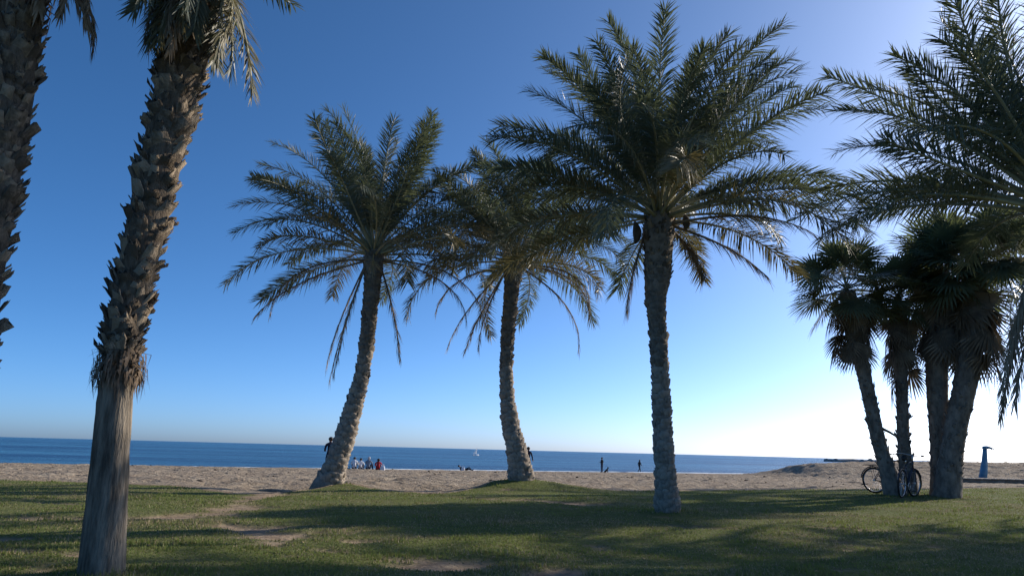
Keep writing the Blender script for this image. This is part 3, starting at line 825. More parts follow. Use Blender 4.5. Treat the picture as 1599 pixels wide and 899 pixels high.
def fan_palm(label, depth, spec, seed, n, n_dead, pet, R, flare=1.1, skirt=1.6, lean=0.0):
    r = np.random.default_rng(seed)
    P, Rr = trunk_path(spec, depth, 50, lean, shave=0.07)
    base = Vector(P[0]); base.z = ground_z(base.x, base.y)
    root = tag(empty('fan_palm', base), label, 'palm tree', 'fan palms in a clump by the bicycles')
    tr = make_trunk(root, base, P, Rr, M['fan_bark'], n=20, rough=0.06, flare=flare)
    leaf_bases(root, tr, base, P, Rr, 0.10, 0.9, 170, 0.11, 0.14, 0.035, M['fan_bark'], spiky=0.9, seed=seed + 2, jitter=0.5)
    top = Vector(P[-1]); rel = top - base
    spare = MB()
    for i in range(n):
        f = i / (n - 1)
        az = i * math.radians(137.508) + r.normal(0, 0.15)
        el = math.radians(84 - 112 * f + r.normal(0, 8))
        mb = fan_leaf_mb(r, el, pet * (0.8 + 0.4 * r.random()), R * (0.85 + 0.25 * r.random()))
        M4 = Matrix.Translation(rel + Vector((0, 0, 0.15 * (1 - f)))) @ Matrix.Rotation(az, 4, 'Z') @ Matrix.Rotation(r.normal(0, 0.3), 4, 'X')
        if in_view([base + M4 @ Vector((pet * math.cos(el) * 1.2, 0, pet * math.sin(el) * 1.2))], 40):
            mb.build('fan_leaf', [M['fan'], M['rachis']], root, mat4=M4)
        else: spare.merge(mb, M4)
    if spare.n:
        o = spare.build('fan_leaves', [M['fan'], M['rachis']], root); o['kind'] = 'stuff'
    for i in range(n_dead):
        f = r.random()
        az = i * math.radians(137.508) + r.normal(0, 0.2)
        el = math.radians(-52 - 34 * r.random())
        mb = fan_leaf_mb(r, el, pet * (0.35 + 0.3 * r.random()), R * (0.7 + 0.3 * r.random()), nseg=22, dead=True)
        k = int((1 - f * skirt / 6.0) * (len(P) - 1))
        c = Vector(P[k]) - base + Vector((math.cos(az), math.sin(az), 0)) * Rr[k] * 0.8
        mb.build('dead_fan_leaf', [M['fan_dead'], M['rachis_dead']], root, mat4=Matrix.Translation(c) @ Matrix.Rotation(az, 4, 'Z') @ Matrix.Rotation(r.normal(0, 0.2), 4, 'X'))
    return root
lean1 = fan_palm('fan palm leaning towards the sea, its clear round crown outermost of the clump', 20.0, [(1398, 774, 44), (1386, 735, 32), (1370, 680, 29), (1357, 620, 28), (1346, 570, 29), (1335, 520, 34), (1326, 470, 34), (1322, 455, 30)], 81, 30, 18, 0.85, 0.92)
fan_palm('slim upright fan palm with a short brown skirt, bicycle handlebar beside its trunk', 20.6, [(1420, 772, 38), (1416, 735, 30), (1411, 690, 26), (1409, 630, 25), (1406, 570, 27), (1405, 510, 30), (1404, 470, 28)], 83, 26, 22, 0.75, 0.85, skirt=1.9)
fan_palm('fan palm with upright shaggy trunk, joined at its foot to a leaning one', 20.4, [(1470, 772, 42), (1470, 740, 38), (1468, 700, 36), (1466, 650, 38), (1463, 600, 38), (1463, 540, 40), (1466, 480, 40), (1468, 430, 34)], 85, 32, 24, 0.9, 1.0, skirt=1.4)
fan_palm('broadest fan palm with thick flared trunk leaning away from the bicycles', 19.8, [(1479, 774, 50), (1482, 740, 44), (1487, 700, 40), (1496, 650, 40), (1507, 600, 41), (1515, 550, 43), (1520, 490, 44), (1524, 420, 36)], 87, 40, 26, 1.0, 1.1, skirt=1.3)

# two more date palms of the row stand outside the picture on the sunny side; their shade falls across the lawn
def shade_palm(label, x, y, h, seed, n, L):
    bz = ground_z(x, y)
    base = Vector((x, y, bz))
    P = catmull([(x, y, bz), (x + 0.1, y, bz + h * 0.4), (x + 0.05, y, bz + h * 0.8), (x, y, bz + h)], 30)
    Rr = np.interp(np.linspace(0, 1, 30), [0, 0.08, 0.8, 1], [0.28, 0.22, 0.20, 0.25])
    root = tag(empty('date_palm', base), label, 'palm tree')
    make_trunk(root, base, P, Rr, M['bark'], n=14)
    pinnate_crown(root, base, P[-1], n, L, seed, npair=70, leaf=0.52, width=0.036, n_dead=3)
shade_palm('far date palm beyond the fan palms, shading the lawn by the tallest trunk', 23.5, 31.5, 9.2, 201, 60, 4.2)
shade_palm('near date palm outside the picture, shading the close lawn', 15.4, 15.6, 6.8, 203, 72, 4.0)
shade_palm('second near date palm outside the picture, shading the lawn before the bicycles', 20.4, 17.4, 6.6, 205, 72, 4.1)

# ------------------------------------------------------------------ people on the sand
def cloth(name, c, v=0.25):
    return mat(name, tuple(q * (1 - v) for q in c), tuple(min(1, q * (1 + v)) for q in c), scale=14, rough=0.9, spec=0.15, bump=0.3, bump_scale=40)
SKIN = mat('skin', (0.36, 0.22, 0.15), (0.46, 0.29, 0.20), scale=20, rough=0.6)
HAIR = mat('dark_hair', (0.018, 0.013, 0.010), (0.04, 0.028, 0.02), scale=30, rough=0.55, stretch=(1, 1, 0.2))
SHOE = mat('dark_shoe', (0.03, 0.03, 0.03), (0.06, 0.06, 0.06), scale=20, rough=0.7)

def skin_body(name, J, E, mats, levels=1):
    """one continuous surface grown round a skeleton. J: name -> (x,y,z,r); E: (a, b, material index)"""
    names = list(J)
    idx = {n: i for i, n in enumerate(names)}
    me = bpy.data.meshes.new(name + '_bones')
    me.from_pydata([J[n][:3] for n in names], [(idx[a], idx[b]) for a, b, _ in E], [])
    ob = bpy.data.objects.new(name + '_bones', me)
    col.objects.link(ob)
    ob.modifiers.new('skin', 'SKIN')
    sv = me.skin_vertices[0].data
    for n in names:
        q = J[n][3]
        sv[idx[n]].radius = (q, q)
        sv[idx[n]].use_root = (n == names[0])
    su = ob.modifiers.new('sub', 'SUBSURF'); su.levels = levels; su.render_levels = levels
    dg = bpy.context.evaluated_depsgraph_get(); dg.update()
    out = bpy.data.meshes.new_from_object(ob.evaluated_get(dg))
    bpy.data.objects.remove(ob)
    out.name = name
    for m in mats: out.materials.append(m)
    A = np.array([J[a][:3] for a, b, _ in E]); B = np.array([J[b][:3] for a, b, _ in E])
    RR = np.array([(J[a][3] + J[b][3]) / 2 for a, b, _ in E])
    for p in out.polygons:
        c = np.array(p.center)
        ab = B - A
        t = np.clip(((c - A) * ab).sum(1) / ((ab * ab).sum(1) + 1e-9), 0, 1)
        d = np.linalg.norm(c - A - ab * t[:, None], axis=1) - RR
        p.material_index = E[int(np.argmin(d))][2]
        p.use_smooth = True
    return out

def hand(J, E, side, w, d, m):
    """palm and five short fingers at wrist name w, pointing along d"""
    p = Vector(J[w][:3]); d = Vector(d).normalized()
    s = d.cross(Vector((0, 0, 1)))
    s = s.normalized() if s.length > 0.2 else Vector((1, 0, 0))
    q = p + d * 0.06
    J[side + 'palm'] = (*q, 0.030); E.append((w, side + 'palm', m))
    for k, (o, l) in enumerate(((-0.033, 0.065), (-0.011, 0.085), (0.011, 0.08), (0.033, 0.06))):
        e = q + s * o + d * l
        J[side + 'finger%d' % k] = (*e, 0.009); E.append((side + 'palm', side + 'finger%d' % k, m))
    e = p + d * 0.05 + s * 0.055
    J[side + 'thumb'] = (*e, 0.010); E.append((w, side + 'thumb', m))

def person(label, loc, rz, pose, top, trousers, hair='short', hair_mat=None, scale=1.0, tilt=0.0, group=None, head_mat=None):
    """facing +Y before turning. materials: 0 skin 1 top 2 trousers 3 shoes"""
    if pose == 'stand':
        J = {'pelvis': (0, 0, .93, .135), 'waist': (0, 0, 1.10, .125), 'chest': (0, .01, 1.30, .145), 'neckbase': (0, 0, 1.45, .075), 'neck': (0, .01, 1.51, .055), 'jaw': (0, .03, 1.57, .075), 'head': (0, .02, 1.64, .098), 'crown': (0, .01, 1.70, .075)}
        arms = {'l': [(-.19, 0, 1.40, .065), (-.25, -.02, 1.14, .050), (-.16, .20, 1.12, .036)], 'r': [(.19, 0, 1.40, .065), (.25, -.02, 1.14, .050), (.17, .20, 1.18, .036)]}
        legs = {'l': [(-.10, 0, .88, .105), (-.11, .02, .49, .070), (-.12, -.02, .10, .048), (-.13, .15, .04, .040)], 'r': [(.10, 0, .88, .105), (.11, .03, .49, .070), (.12, .0, .10, .048), (.13, .17, .04, .040)]}
        hd = (0, 1, 0.2)
    elif pose == 'walk':
        J = {'pelvis': (0, 0, .92, .135), 'waist': (0, .01, 1.09, .125), 'chest': (0, .03, 1.29, .148), 'neckbase': (0, .03, 1.44, .078), 'neck': (0, .05, 1.50, .055), 'jaw': (0, .08, 1.56, .075), 'head': (0, .07, 1.63, .098), 'crown': (0, .06, 1.69, .075)}
        arms = {'l': [(-.19, .02, 1.39, .065), (-.24, -.10, 1.13, .050), (-.22, .05, .92, .036)], 'r': [(.19, .02, 1.39, .065), (.24, .10, 1.14, .050), (.21, .27, .98, .036)]}
        legs = {'l': [(-.10, 0, .87, .105), (-.10, .18, .50, .070), (-.10, .20, .10, .048), (-.10, .36, .045, .040)], 'r': [(.10, 0, .87, .105), (.10, -.06, .48, .070), (.10, -.30, .15, .048), (.10, -.18, .045, .040)]}
        hd = (0, 0.4, -1)
    elif pose == 'sit':
        J = {'pelvis': (0, 0, .13, .145), 'waist': (0, .02, .30, .128), 'chest': (0, .06, .50, .145), 'neckbase': (0, .09, .65, .075), 'neck': (0, .11, .70, .055), 'jaw': (0, .15, .755, .075), 'head': (0, .14, .82, .098), 'crown': (0, .13, .88, .075)}
        arms = {'l': [(-.19, .07, .60, .065), (-.25, .25, .42, .050), (-.10, .42, .38, .036)], 'r': [(.19, .07, .60, .065), (.25, .25, .42, .050), (.10, .42, .40, .036)]}
        legs = {'l': [(-.11, .06, .13, .105), (-.14, .42, .42, .070), (-.13, .60, .09, .048), (-.13, .75, .045, .040)], 'r': [(.11, .06, .13, .105), (.15, .40, .43, .070), (.13, .60, .09, .048), (.13, .75, .045, .040)]}
        hd = (0, 1, -0.2)
    else:                                            # lying on the back, propped on the elbows, head towards -X
        J = {'pelvis': (0, 0, .12, .135), 'waist': (-.17, 0, .15, .125), 'chest': (-.37, 0, .24, .140), 'neckbase': (-.51, 0, .33, .075), 'neck': (-.56, 0, .37, .055), 'jaw': (-.60, 0, .43, .075), 'head': (-.65, 0, .48, .098), 'crown': (-.69, 0, .53, .075)}
        arms = {'l': [(-.46, -.19, .30, .065), (-.52, -.25, .07, .050), (-.28, -.24, .05, .036)], 'r': [(-.46, .19, .30, .065), (-.52, .25, .07, .050), (-.28, .24, .05, .036)]}
        legs = {'l': [(.06, -.10, .11, .105), (.46, -.13, .16, .070), (.86, -.14, .07, .048), (.91, -.15, .19, .040)], 'r': [(.06, .10, .11, .105), (.44, .12, .36, .070), (.72, .13, .09, .048), (.87, .13, .05, .040)]}
        hd = (1, 0, 0)
    E = [('pelvis', 'waist', 1), ('waist', 'chest', 1), ('chest', 'neckbase', 1), ('neckbase', 'neck', 0), ('neck', 'jaw', 0), ('jaw', 'head', 0), ('head', 'crown', 0)]
    for sd, a in arms.items():
        for n_, q in zip(('shoulder', 'elbow', 'wrist'), a): J[sd + n_] = q
        E += [('neckbase', sd + 'shoulder', 1), (sd + 'shoulder', sd + 'elbow', 1), (sd + 'elbow', sd + 'wrist', 1)]
        hand(J, E, sd, sd + 'wrist', hd, 0)
    for sd, a in legs.items():
        for n_, q in zip(('hip', 'knee', 'ankle', 'toe'), a): J[sd + n_] = q
        E += [('pelvis', sd + 'hip', 2), (sd + 'hip', sd + 'knee', 2), (sd + 'knee', sd + 'ankle', 2), (sd + 'ankle', sd + 'toe', 3)]
    root = tag(empty('person', loc, rz), label, 'person', group)
    root.scale = (scale,) * 3
    me = skin_body('body', J, E, [SKIN, top, trousers, SHOE])
    mesh_obj('body', me, root)
    # hair: a cap over the back of the skull, with a fall behind for long hair
    h = Vector(J['head'][:3]); up = (Vector(J['crown'][:3]) - Vector(J['jaw'][:3])).normalized()
    mb = MB()
    P = [h + up * 0.115, h + up * 0.09, h + up * 0.04, h - up * 0.02, h - up * 0.06]
    back = Vector((0, -0.022, 0)) if pose != 'lie' else Vector((-0.02, 0, -0.01))
    P = [p + back for p in P]; R_ = [0.02, 0.08, 0.112, 0.108, 0.075]
    if hair == 'long':
        P += [P[-1] + back * 1.6 - up * q for q in (0.06, 0.14, 0.24, 0.32)]; R_ += [0.095, 0.10, 0.085, 0.03]
    mb.tube(P, R_, n=12)
    mb.build('hair', hair_mat or HAIR, root, smooth=True)
    return root

def on_ground(px, depth):
    p = at(px, 735, depth); p.z = ground_z(p.x, p.y) - 0.01
    return p
NAVY, WHITE, GREY, RED, BLACK, DENIM = (cloth('navy_cloth', (0.018, 0.022, 0.040)), cloth('white_cloth', (0.72, 0.72, 0.74), 0.05), cloth('grey_blue_cloth', (0.20, 0.23, 0.28)),
    cloth('red_cloth', (0.42, 0.035, 0.035)), cloth('black_cloth', (0.015, 0.016, 0.020)), cloth('dark_denim', (0.03, 0.04, 0.07)))
GS = 'people sitting together on the sand'
person('person with dark hair and white top sitting nearest the leaning trunk', on_ground(552.5, 58), 0.15, 'sit', WHITE, NAVY, 'short', group=GS)
person('person in white top and dark trousers sitting second in the row', on_ground(562, 58.6), -0.1, 'sit', WHITE, DENIM, 'short', group=GS, scale=0.97)
person('person in grey blue jacket sitting in the middle of the group', on_ground(574, 57.2), -0.2, 'sit', GREY, NAVY, 'short', group=GS, scale=1.05, hair_mat=cloth('pale_cap', (0.45, 0.46, 0.50)))
person('long haired person in red top sitting at the end of the group', on_ground(590, 57.8), 0.1, 'sit', RED, NAVY, 'long', group=GS)
def bag(label, loc, mt, w=0.34, d=0.22, h=0.40, name='beach_bag'):
    root = tag(empty(name, loc), label, 'bag')
    mb = MB()
    s = np.linspace(0, 1, 7)
    a = np.linspace(0, 2 * math.pi, 14, endpoint=False)
    V = []
    for q in s:
        k = 0.90 + 0.22 * math.sin(q * math.pi) - 0.30 * q
        for t in a:
            cx, cy = math.cos(t), math.sin(t)
            V.append((math.copysign(abs(cx) ** 0.6, cx) * w / 2 * k, math.copysign(abs(cy) ** 0.6, cy) * d / 2 * k, q * h))
    Q = [[i * 14 + j, i * 14 + (j + 1) % 14, (i + 1) * 14 + (j + 1) % 14, (i + 1) * 14 + j] for i in range(6) for j in range(14)]
    V += [(0, 0, 0), (0, 0, h * 0.96)]
    T = [[98, (j + 1) % 14, j] for j in range(14)] + [[99, 84 + j, 84 + (j + 1) % 14] for j in range(14)]
    mb.add(V, Q, T)
    mb.build('bag_body', mt, root, smooth=True)
    for sd in (-1, 1):
        hb = MB()
        t = np.linspace(0, math.pi, 9)
        hb.tube([(math.cos(q) * w * 0.28, sd * d * 0.25, h * 0.9 + math.sin(q) * 0.16) for q in t], 0.012, n=5)
        hb.build('handle', mt, root)
    return root
bag('white bag standing beside the person in red', on_ground(597, 57.6), WHITE, 0.38, 0.26, 0.42)
bag('low dark bag lying between the leaning trunk and the sitters', on_ground(544, 57.5), BLACK, 0.42, 0.26, 0.20)
person('person in dark navy clothes mostly hidden behind the leaning palm trunk', on_ground(513, 34), 0.5, 'stand', NAVY, NAVY, 'short', scale=0.98)
person('person in dark clothes half hidden behind the curved palm trunk', on_ground(824, 47), -0.4, 'walk', NAVY, DENIM, 'short')
person('person in black clothes lying on the sand by the water', on_ground(726, 82), 0.1, 'lie', BLACK, BLACK, 'short')
bag('white bag beside the person lying down', on_ground(723, 81), WHITE, 0.40, 0.28, 0.36)
person('person in dark clothes standing beside a sitting dark dog', on_ground(940, 90), 0.9, 'stand', BLACK, DENIM, 'short')
person('dark clothed person standing alone near the straight tall trunk', on_ground(998.5, 104), -1.2, 'walk', BLACK, BLACK, 'long')

def dog(label, loc, rz):
    root = tag(empty('dog', loc, rz), label, 'dog')
    J = {'rump': (0, -.16, .16, .115), 'belly': (0, 0, .27, .10), 'chest': (0, .14, .40, .105), 'neck': (0, .19, .52, .062), 'head': (0, .23, .60, .066), 'muzzle': (0, .34, .575, .034), 'nose': (0, .39, .57, .024),
         'tail0': (0, -.28, .08, .025), 'tail1': (0, -.44, .05, .016), 'tail2': (.05, -.56, .06, .010)}
    E = [('rump', 'belly', 0), ('belly', 'chest', 0), ('chest', 'neck', 0), ('neck', 'head', 0), ('head', 'muzzle', 0), ('muzzle', 'nose', 0), ('rump', 'tail0', 0), ('tail0', 'tail1', 0), ('tail1', 'tail2', 0)]
    for n_, sx in (('l', -1), ('r', 1)):
        J[n_ + 'shoulder'] = (sx * .07, .15, .34, .050); J[n_ + 'wrist'] = (sx * .07, .18, .16, .030); J[n_ + 'paw'] = (sx * .07, .21, .03, .028); J[n_ + 'toe'] = (sx * .07, .26, .02, .022)
        E += [('chest', n_ + 'shoulder', 0), (n_ + 'shoulder', n_ + 'wrist', 0), (n_ + 'wrist', n_ + 'paw', 0), (n_ + 'paw', n_ + 'toe', 0)]
        J[n_ + 'knee'] = (sx * .12, .03, .17, .060); J[n_ + 'hock'] = (sx * .12, -.14, .05, .030); J[n_ + 'hind'] = (sx * .12, .04, .02, .026)
        E += [('rump', n_ + 'knee', 0), (n_ + 'knee', n_ + 'hock', 0), (n_ + 'hock', n_ + 'hind', 0)]
        J[n_ + 'ear'] = (sx * .05, .20, .67, .022); J[n_ + 'eartip'] = (sx * .06, .18, .73, .008)
        E += [('head', n_ + 'ear', 0), (n_ + 'ear', n_ + 'eartip', 0)]
    mesh_obj('body', skin_body('body', J, E, [mat('dark_fur', (0.012, 0.011, 0.010), (0.035, 0.03, 0.026), scale=40, rough=0.8)]), root)
dog('small dark dog sitting on the sand at a standing person\'s feet', on_ground(946.5, 89.5), -1.9)

# ------------------------------------------------------------------ bicycles against the fan palms
BPAINT = [mat('dark_frame_paint', (0.012, 0.014, 0.020), (0.025, 0.028, 0.035), scale=8, rough=0.35, spec=0.5), mat('blue_black_paint', (0.014, 0.020, 0.040), (0.022, 0.03, 0.055), scale=8, rough=0.35, spec=0.5)]
RUBBER = mat('rubber', (0.010, 0.010, 0.010), (0.022, 0.022, 0.022), scale=30, rough=0.85)
STEEL = mat('bright_steel', (0.50, 0.50, 0.52), (0.68, 0.68, 0.70), scale=12, rough=0.30, metallic=1.0)
BLACKP = mat('black_plastic', (0.014, 0.014, 0.015), (0.03, 0.03, 0.03), scale=20, rough=0.5)
def bicycle(label, loc, rz, lean, paint, steer=0.0, rack=True):
    root = tag(empty('bicycle', loc, rz), label, 'bicycle', 'bicycles leaning on the fan palms')
    root.rotation_euler = (lean, 0, rz)
    RW, rh, fh = 0.345, (-.47, 0, .345), (.58, 0, .345)
    bb, st, ht, hb = (-.03, 0, .29), (-.19, 0, .82), (.40, 0, .90), (.44, 0, .74)
    f = MB()
    f.tube([bb, st], .016); f.tube([st, ht], .016); f.tube([bb, hb], .019); f.tube([hb, ht], .020)
    for s in (-.045, .045):
        f.tube([(bb[0], s * .6, bb[2]), (rh[0], s, rh[2])], .010, n=6); f.tube([(st[0] + .01, s * .4, st[2] - .06), (rh[0], s, rh[2])], .009, n=6)
    f.build('frame', paint, root, smooth=True)
    def wheel(c, rot=0.0, rs=1.0):
        t = MB(); t.torus(RW - .021, .021, 36, 8)
        M4 = Matrix.Translation(c) @ Matrix.Rotation(rot, 4, 'Z')
        w = t.build('wheel', RUBBER, root, mat4=M4, smooth=True)
        r_ = MB(); r_.torus(RW - .046, .012, 36, 6); r_.build('rim', STEEL, w, smooth=True)
        sp = MB()
        for k in range(28):
            a = k / 28 * 2 * math.pi; b = a + (0.5 if k % 2 else -0.5)
            sp.tube([(math.cos(b) * .022, .025 * (1 if k % 4 < 2 else -1), math.sin(b) * .022), (math.cos(a) * (RW - .052), 0, math.sin(a) * (RW - .052))], .0016, n=3, cap=False)
        sp.build('spokes', STEEL, w)
        h_ = MB(); h_.tube([(0, -.05, 0), (0, .05, 0)], .022); h_.build('hub', STEEL, w, smooth=True)
        g = MB(); a = np.linspace(math.radians(20), math.radians(170), 12)
        g.tube([(math.cos(q) * (RW + .022) * rs, 0, math.sin(q) * (RW + .022)) for q in a], .016, n=5); g.build('mudguard', paint, w)
        return w
    wheel(rh, 0.0)
    wheel(fh, steer)
    ca, sa = math.cos(steer), math.sin(steer)
    fk = MB()
    for s in (-.05, .05):
        fk.tube([(hb[0] + .01 - sa * s, ca * s, hb[2] - .02), (fh[0] - .03 - sa * s, ca * s, .45), (fh[0] - sa * s, ca * s, fh[2])], .012, n=6)
    fk.tube([(hb[0] + .01 + sa * .06, -.06 * ca, hb[2] - .02), (hb[0] + .01 - sa * .06, .06 * ca, hb[2] - .02)], .016, n=6)
    fk.build('fork', paint, root, smooth=True)
    h = MB(); top = (ht[0] - .03, 0, ht[2] + .14)
    h.tube([ht, top], .014)
    h.tube([(top[0] - sa * s + ca * o, ca * s + sa * o, top[2] + z) for s, o, z in ((-.31, -.17, .02), (-.27, -.04, .04), (-.12, .04, .02), (0, .05, 0), (.12, .04, .02), (.27, -.04, .04), (.31, -.17, .02))], .012, n=6)
    hd = h.build('handlebar', STEEL, root, smooth=True)
    for s in (-.31, .31):
        g = MB(); g.tube([(top[0] - sa * s - ca * .16, ca * s - sa * .16, top[2] + .02), (top[0] - sa * s * .97 - ca * .05, ca * s * .97 - sa * .05, top[2] + .03)], .018, n=8); g.build('grip', RUBBER, hd)
        g = MB(); g.tube([(top[0] - sa * s * .9, ca * s * .9, top[2] + .03), (top[0] - sa * s * 1.1 + ca * .08, ca * s * 1.1 + sa * .08, top[2] - .02)], .007, n=4); g.build('brake_lever', STEEL, hd)
    s_ = MB(); s_.tube([st, (st[0] - .04, 0, st[2] + .13)], .013); s_.build('seat_post', STEEL, root)
    sd = MB(); c = (st[0] - .05, 0, st[2] + .155)
    sd.tube([(c[0] - .13, 0, c[2] + .012), (c[0] - .10, 0, c[2] + .006), (c[0], 0, c[2]), (c[0] + .10, 0, c[2]), (c[0] + .16, 0, c[2] - .008)], [.035, .075, .055, .028, .016], n=10)
    o = sd.build('saddle', BLACKP, root, smooth=True)
    ck = MB(); ck.torus(.085, .008, 24, 5); cr = ck.build('chainring', STEEL, root, mat4=Matrix.Translation((bb[0], -.05, bb[2])))
    for sg in (-1, 1):
        k = MB(); e = (bb[0] + sg * .13, -.085 * sg, bb[2] - sg * .11)
        k.tube([(bb[0], -.06 * sg, bb[2]), e], .011, n=6); q = k.build('crank', STEEL, root)
        pd = MB(); pd.box((e[0], e[1] - .05 * sg, e[2]), (.09, .08, .022)); pd.build('pedal', BLACKP, q)
    if rack:
        k = MB()
        for s in (-.06, .06):
            k.tube([(rh[0] + .22, s * .5, .76), (rh[0] + .10, s, .745), (rh[0] - .26, s, .745)], .007, n=5); k.tube([(rh[0], s, rh[2]), (rh[0] - .05, s, .745)], .006, n=5)
        for x in (-.22, -.08, .06): k.tube([(rh[0] + x, -.06, .747), (rh[0] + x, .06, .747)], .006, n=5)
        k.build('rack', BLACKP, root)
    return root
pA = at(1366, 746, 20.75); gz = ground_z(pA.x + 0.5, 20.8)
bicycle('dark bicycle side on behind the leaning fan palm trunk, rear wheel clear', (pA.x + 0.47, 20.78, gz), 0.05, -0.06, BPAINT[0], steer=0.25)
pB = at(1404, 755, 18.95); gz = ground_z(pB.x + 0.3, 19.3)
bicycle('dark bicycle turned half away, front wheel beside the slim fan palm', (pB.x + 0.36, 19.3, gz), math.radians(47), 0.10, BPAINT[1], steer=-0.2)

# ------------------------------------------------------------------ beach shower, boardwalk, breakwater, dinghy
BLUE = mat('blue_painted_metal', (0.05, 0.17, 0.28), (0.08, 0.22, 0.34), scale=5, rough=0.5, spec=0.4)
CONC = mat('pale_concrete', (0.36, 0.34, 0.31), (0.50, 0.47, 0.43), scale=6, rough=0.95, bump=0.4)
ps = at(1537, 745, 50.0); ps.z = ground_z(ps.x, ps.y)
sh = tag(empty('beach_shower', ps), 'tapered blue beach shower with a beak shaped top on the sand', 'beach shower')
mb = MB()
zz = [0.0, .6, 1.2, 1.7, 1.95]; ww = [.42, .36, .29, .23, .21]; cx = [-.12, .02, .14, .21, .24]
for z, w, x in zip(zz, ww, cx): pass
V = []
for z, w, x in zip(zz, ww, cx):
    for a, b in ((-1, -1), (1, -1), (1, 1), (-1, 1)):
        V += [(x + a * w / 2, b * w * .36, z), ]
Q = [[i * 4 + j, i * 4 + (j + 1) % 4, i * 4 + 4 + (j + 1) % 4, i * 4 + 4 + j] for i in range(4) for j in range(4)] + [[3, 2, 1, 0], [16, 17, 18, 19]]
mb.add(V, Q)
mb.build('column', BLUE, sh)
mb = MB()
prof = [(.12, 1.952, 2.09, .19), (.20, 1.952, 2.15, .20), (.34, 1.952, 2.165, .19), (.50, 1.985, 2.14, .16), (.70, 1.965, 2.06, .11), (.90, 1.92, 1.95, .05)]
V = []
for x, z0, z1, w in prof: V += [(x, -w / 2, z0), (x, w / 2, z0), (x, w / 2, z1), (x, -w / 2, z1)]
Q = [[i * 4 + j, i * 4 + (j + 1) % 4, i * 4 + 4 + (j + 1) % 4, i * 4 + 4 + j] for i in range(5) for j in range(4)] + [[3, 2, 1, 0], [20, 21, 22, 23]]
mb.add(V, Q); arm = mb.build('beak', BLUE, sh)
mb = MB(); mb.tube([(.66, 0, 1.97), (.66, 0, 1.90)], [.03, .045], n=10); mb.build('shower_head', STEEL, sh)
mb = MB(); mb.tube([(.16, -.17, 1.05), (.16, -.20, 1.05)], .035, n=10); mb.build('push_button', STEEL, sh)
mb = MB(); mb.tube([(0.1, 0, -.12), (0.1, 0, .035)], [1.0, .98], n=24); mb.build('drain_slab', CONC, sh)

WOOD = mat('weathered_planks', (0.24, 0.20, 0.16), (0.40, 0.35, 0.29), scale=4, rough=0.9, bump=0.5, bump_scale=20, stretch=(1, 0.2, 1), obj_rand=0.3)
bw0 = at(1486, 748, 46.5); bz = max(ground_z(bw0.x + q, 46.5) for q in np.arange(0, 9, 0.5)) + 0.06
bw = tag(empty('boardwalk', (bw0.x, 46.5, bz)), 'pale wooden boardwalk lying on the sand before the shower', 'boardwalk')
pk = MB(); pk.box((0, 0, 0), (.46, 1.6, .05)); pm = pk.mesh('plank', [WOOD])
for i in range(22):
    mesh_obj('plank', pm, bw, (i * .48 + .24, rng.normal(0, .02), .02 + rng.normal(0, .004)))
for y in (-.55, .55):
    k = MB(); k.box((5.3, y, -.16), (10.5, .12, .30)); k.build('beam', WOOD, bw)

ROCK = mat('breakwater_rock', (0.16, 0.155, 0.15), (0.30, 0.285, 0.265), scale=0.5, rough=0.95, bump=0.6, bump_scale=2.0)
rk = tag(empty('breakwater', (240, 560, SEA_Z)), 'low dark rock breakwater out at sea on the horizon', 'breakwater')
core = MB(); rr_ = np.random.default_rng(3)
px_ = np.linspace(0, 1, 46)
core.tube([(-5 + 420 * q, -40 * q, -.4) for q in px_], 2.2 + .5 * rr_.random(46), n=8, jitter=1 + .25 * (rr_.random((46, 8)) - .5))
core.build('rubble_core', ROCK, rk)
for v in range(70):
    b_ = MB()
    q = v / 70 + 0.008 * rr_.random()
    s_ = 0.9 + 1.1 * rr_.random()
    a = np.linspace(0, 2 * math.pi, 6, endpoint=False)
    b_.tube([(0, 0, -s_ * .8), (0, 0, -s_ * .3), (.1, 0, s_ * .3), (0, 0, s_ * .7)], [s_ * .5, s_ * 1.1, s_ * 1.0, s_ * .45], n=6, jitter=1 + .4 * (rr_.random((4, 6)) - .5))
    b_.build('boulder', ROCK, rk, (-5 + 420 * q, -40 * q - 1.2 + 2.0 * rr_.random(), .9 + .7 * rr_.random()))

dl = at(743, 711, 300.0); dl.z = SEA_Z
dg_ = tag(empty('sailing_dinghy', dl, 0.5), 'tiny white sailing dinghy far out on the sea', 'boat')
GEL = mat('white_hull', (0.70, 0.70, 0.70), (0.80, 0.80, 0.80), scale=3, rough=0.4)
mb = MB()
st_ = [(-1.3, .50, .35), (-.6, .62, .36), (.2, .60, .40), (.9, .38, .46), (1.35, .03, .52)]
V = []
for x, w, z in st_: V += [(x, -w, z), (x, -w * .7, -.05), (x, w * .7, -.05), (x, w, z)]
Q = [[i * 4 + j, i * 4 + j + 1, i * 4 + 5 + j, i * 4 + 4 + j] for i in range(4) for j in range(3)] + [[i * 4 + 3, i * 4, i * 4 + 4, i * 4 + 7] for i in range(4)] + [[0, 1, 2, 3]]
mb.add(V, Q); mb.build('hull', GEL, dg_)
mb = MB(); mb.tube([(.45, 0, .3), (.45, 0, 2.9)], .03, n=6); mb.build('mast', STEEL, dg_)
mb = MB(); mb.tube([(.45, 0, .75), (-1.2, .15, .72)], .025, n=6); mb.build('boom', STEEL, dg_)
SAIL = mat('white_sail', (0.78, 0.78, 0.76), (0.84, 0.84, 0.82), scale=2, rough=0.8, transl=0.3)
mb = MB(); V = []; n_ = 7
for i in range(n_):
    for j in range(n_):
        u, v = i / (n_ - 1), j / (n_ - 1)
        V.append((.42 - u * 1.6 * (1 - v), .12 * u + .22 * math.sin(u * math.pi) * (1 - v), .80 + 2.0 * v + .15 * u * v))
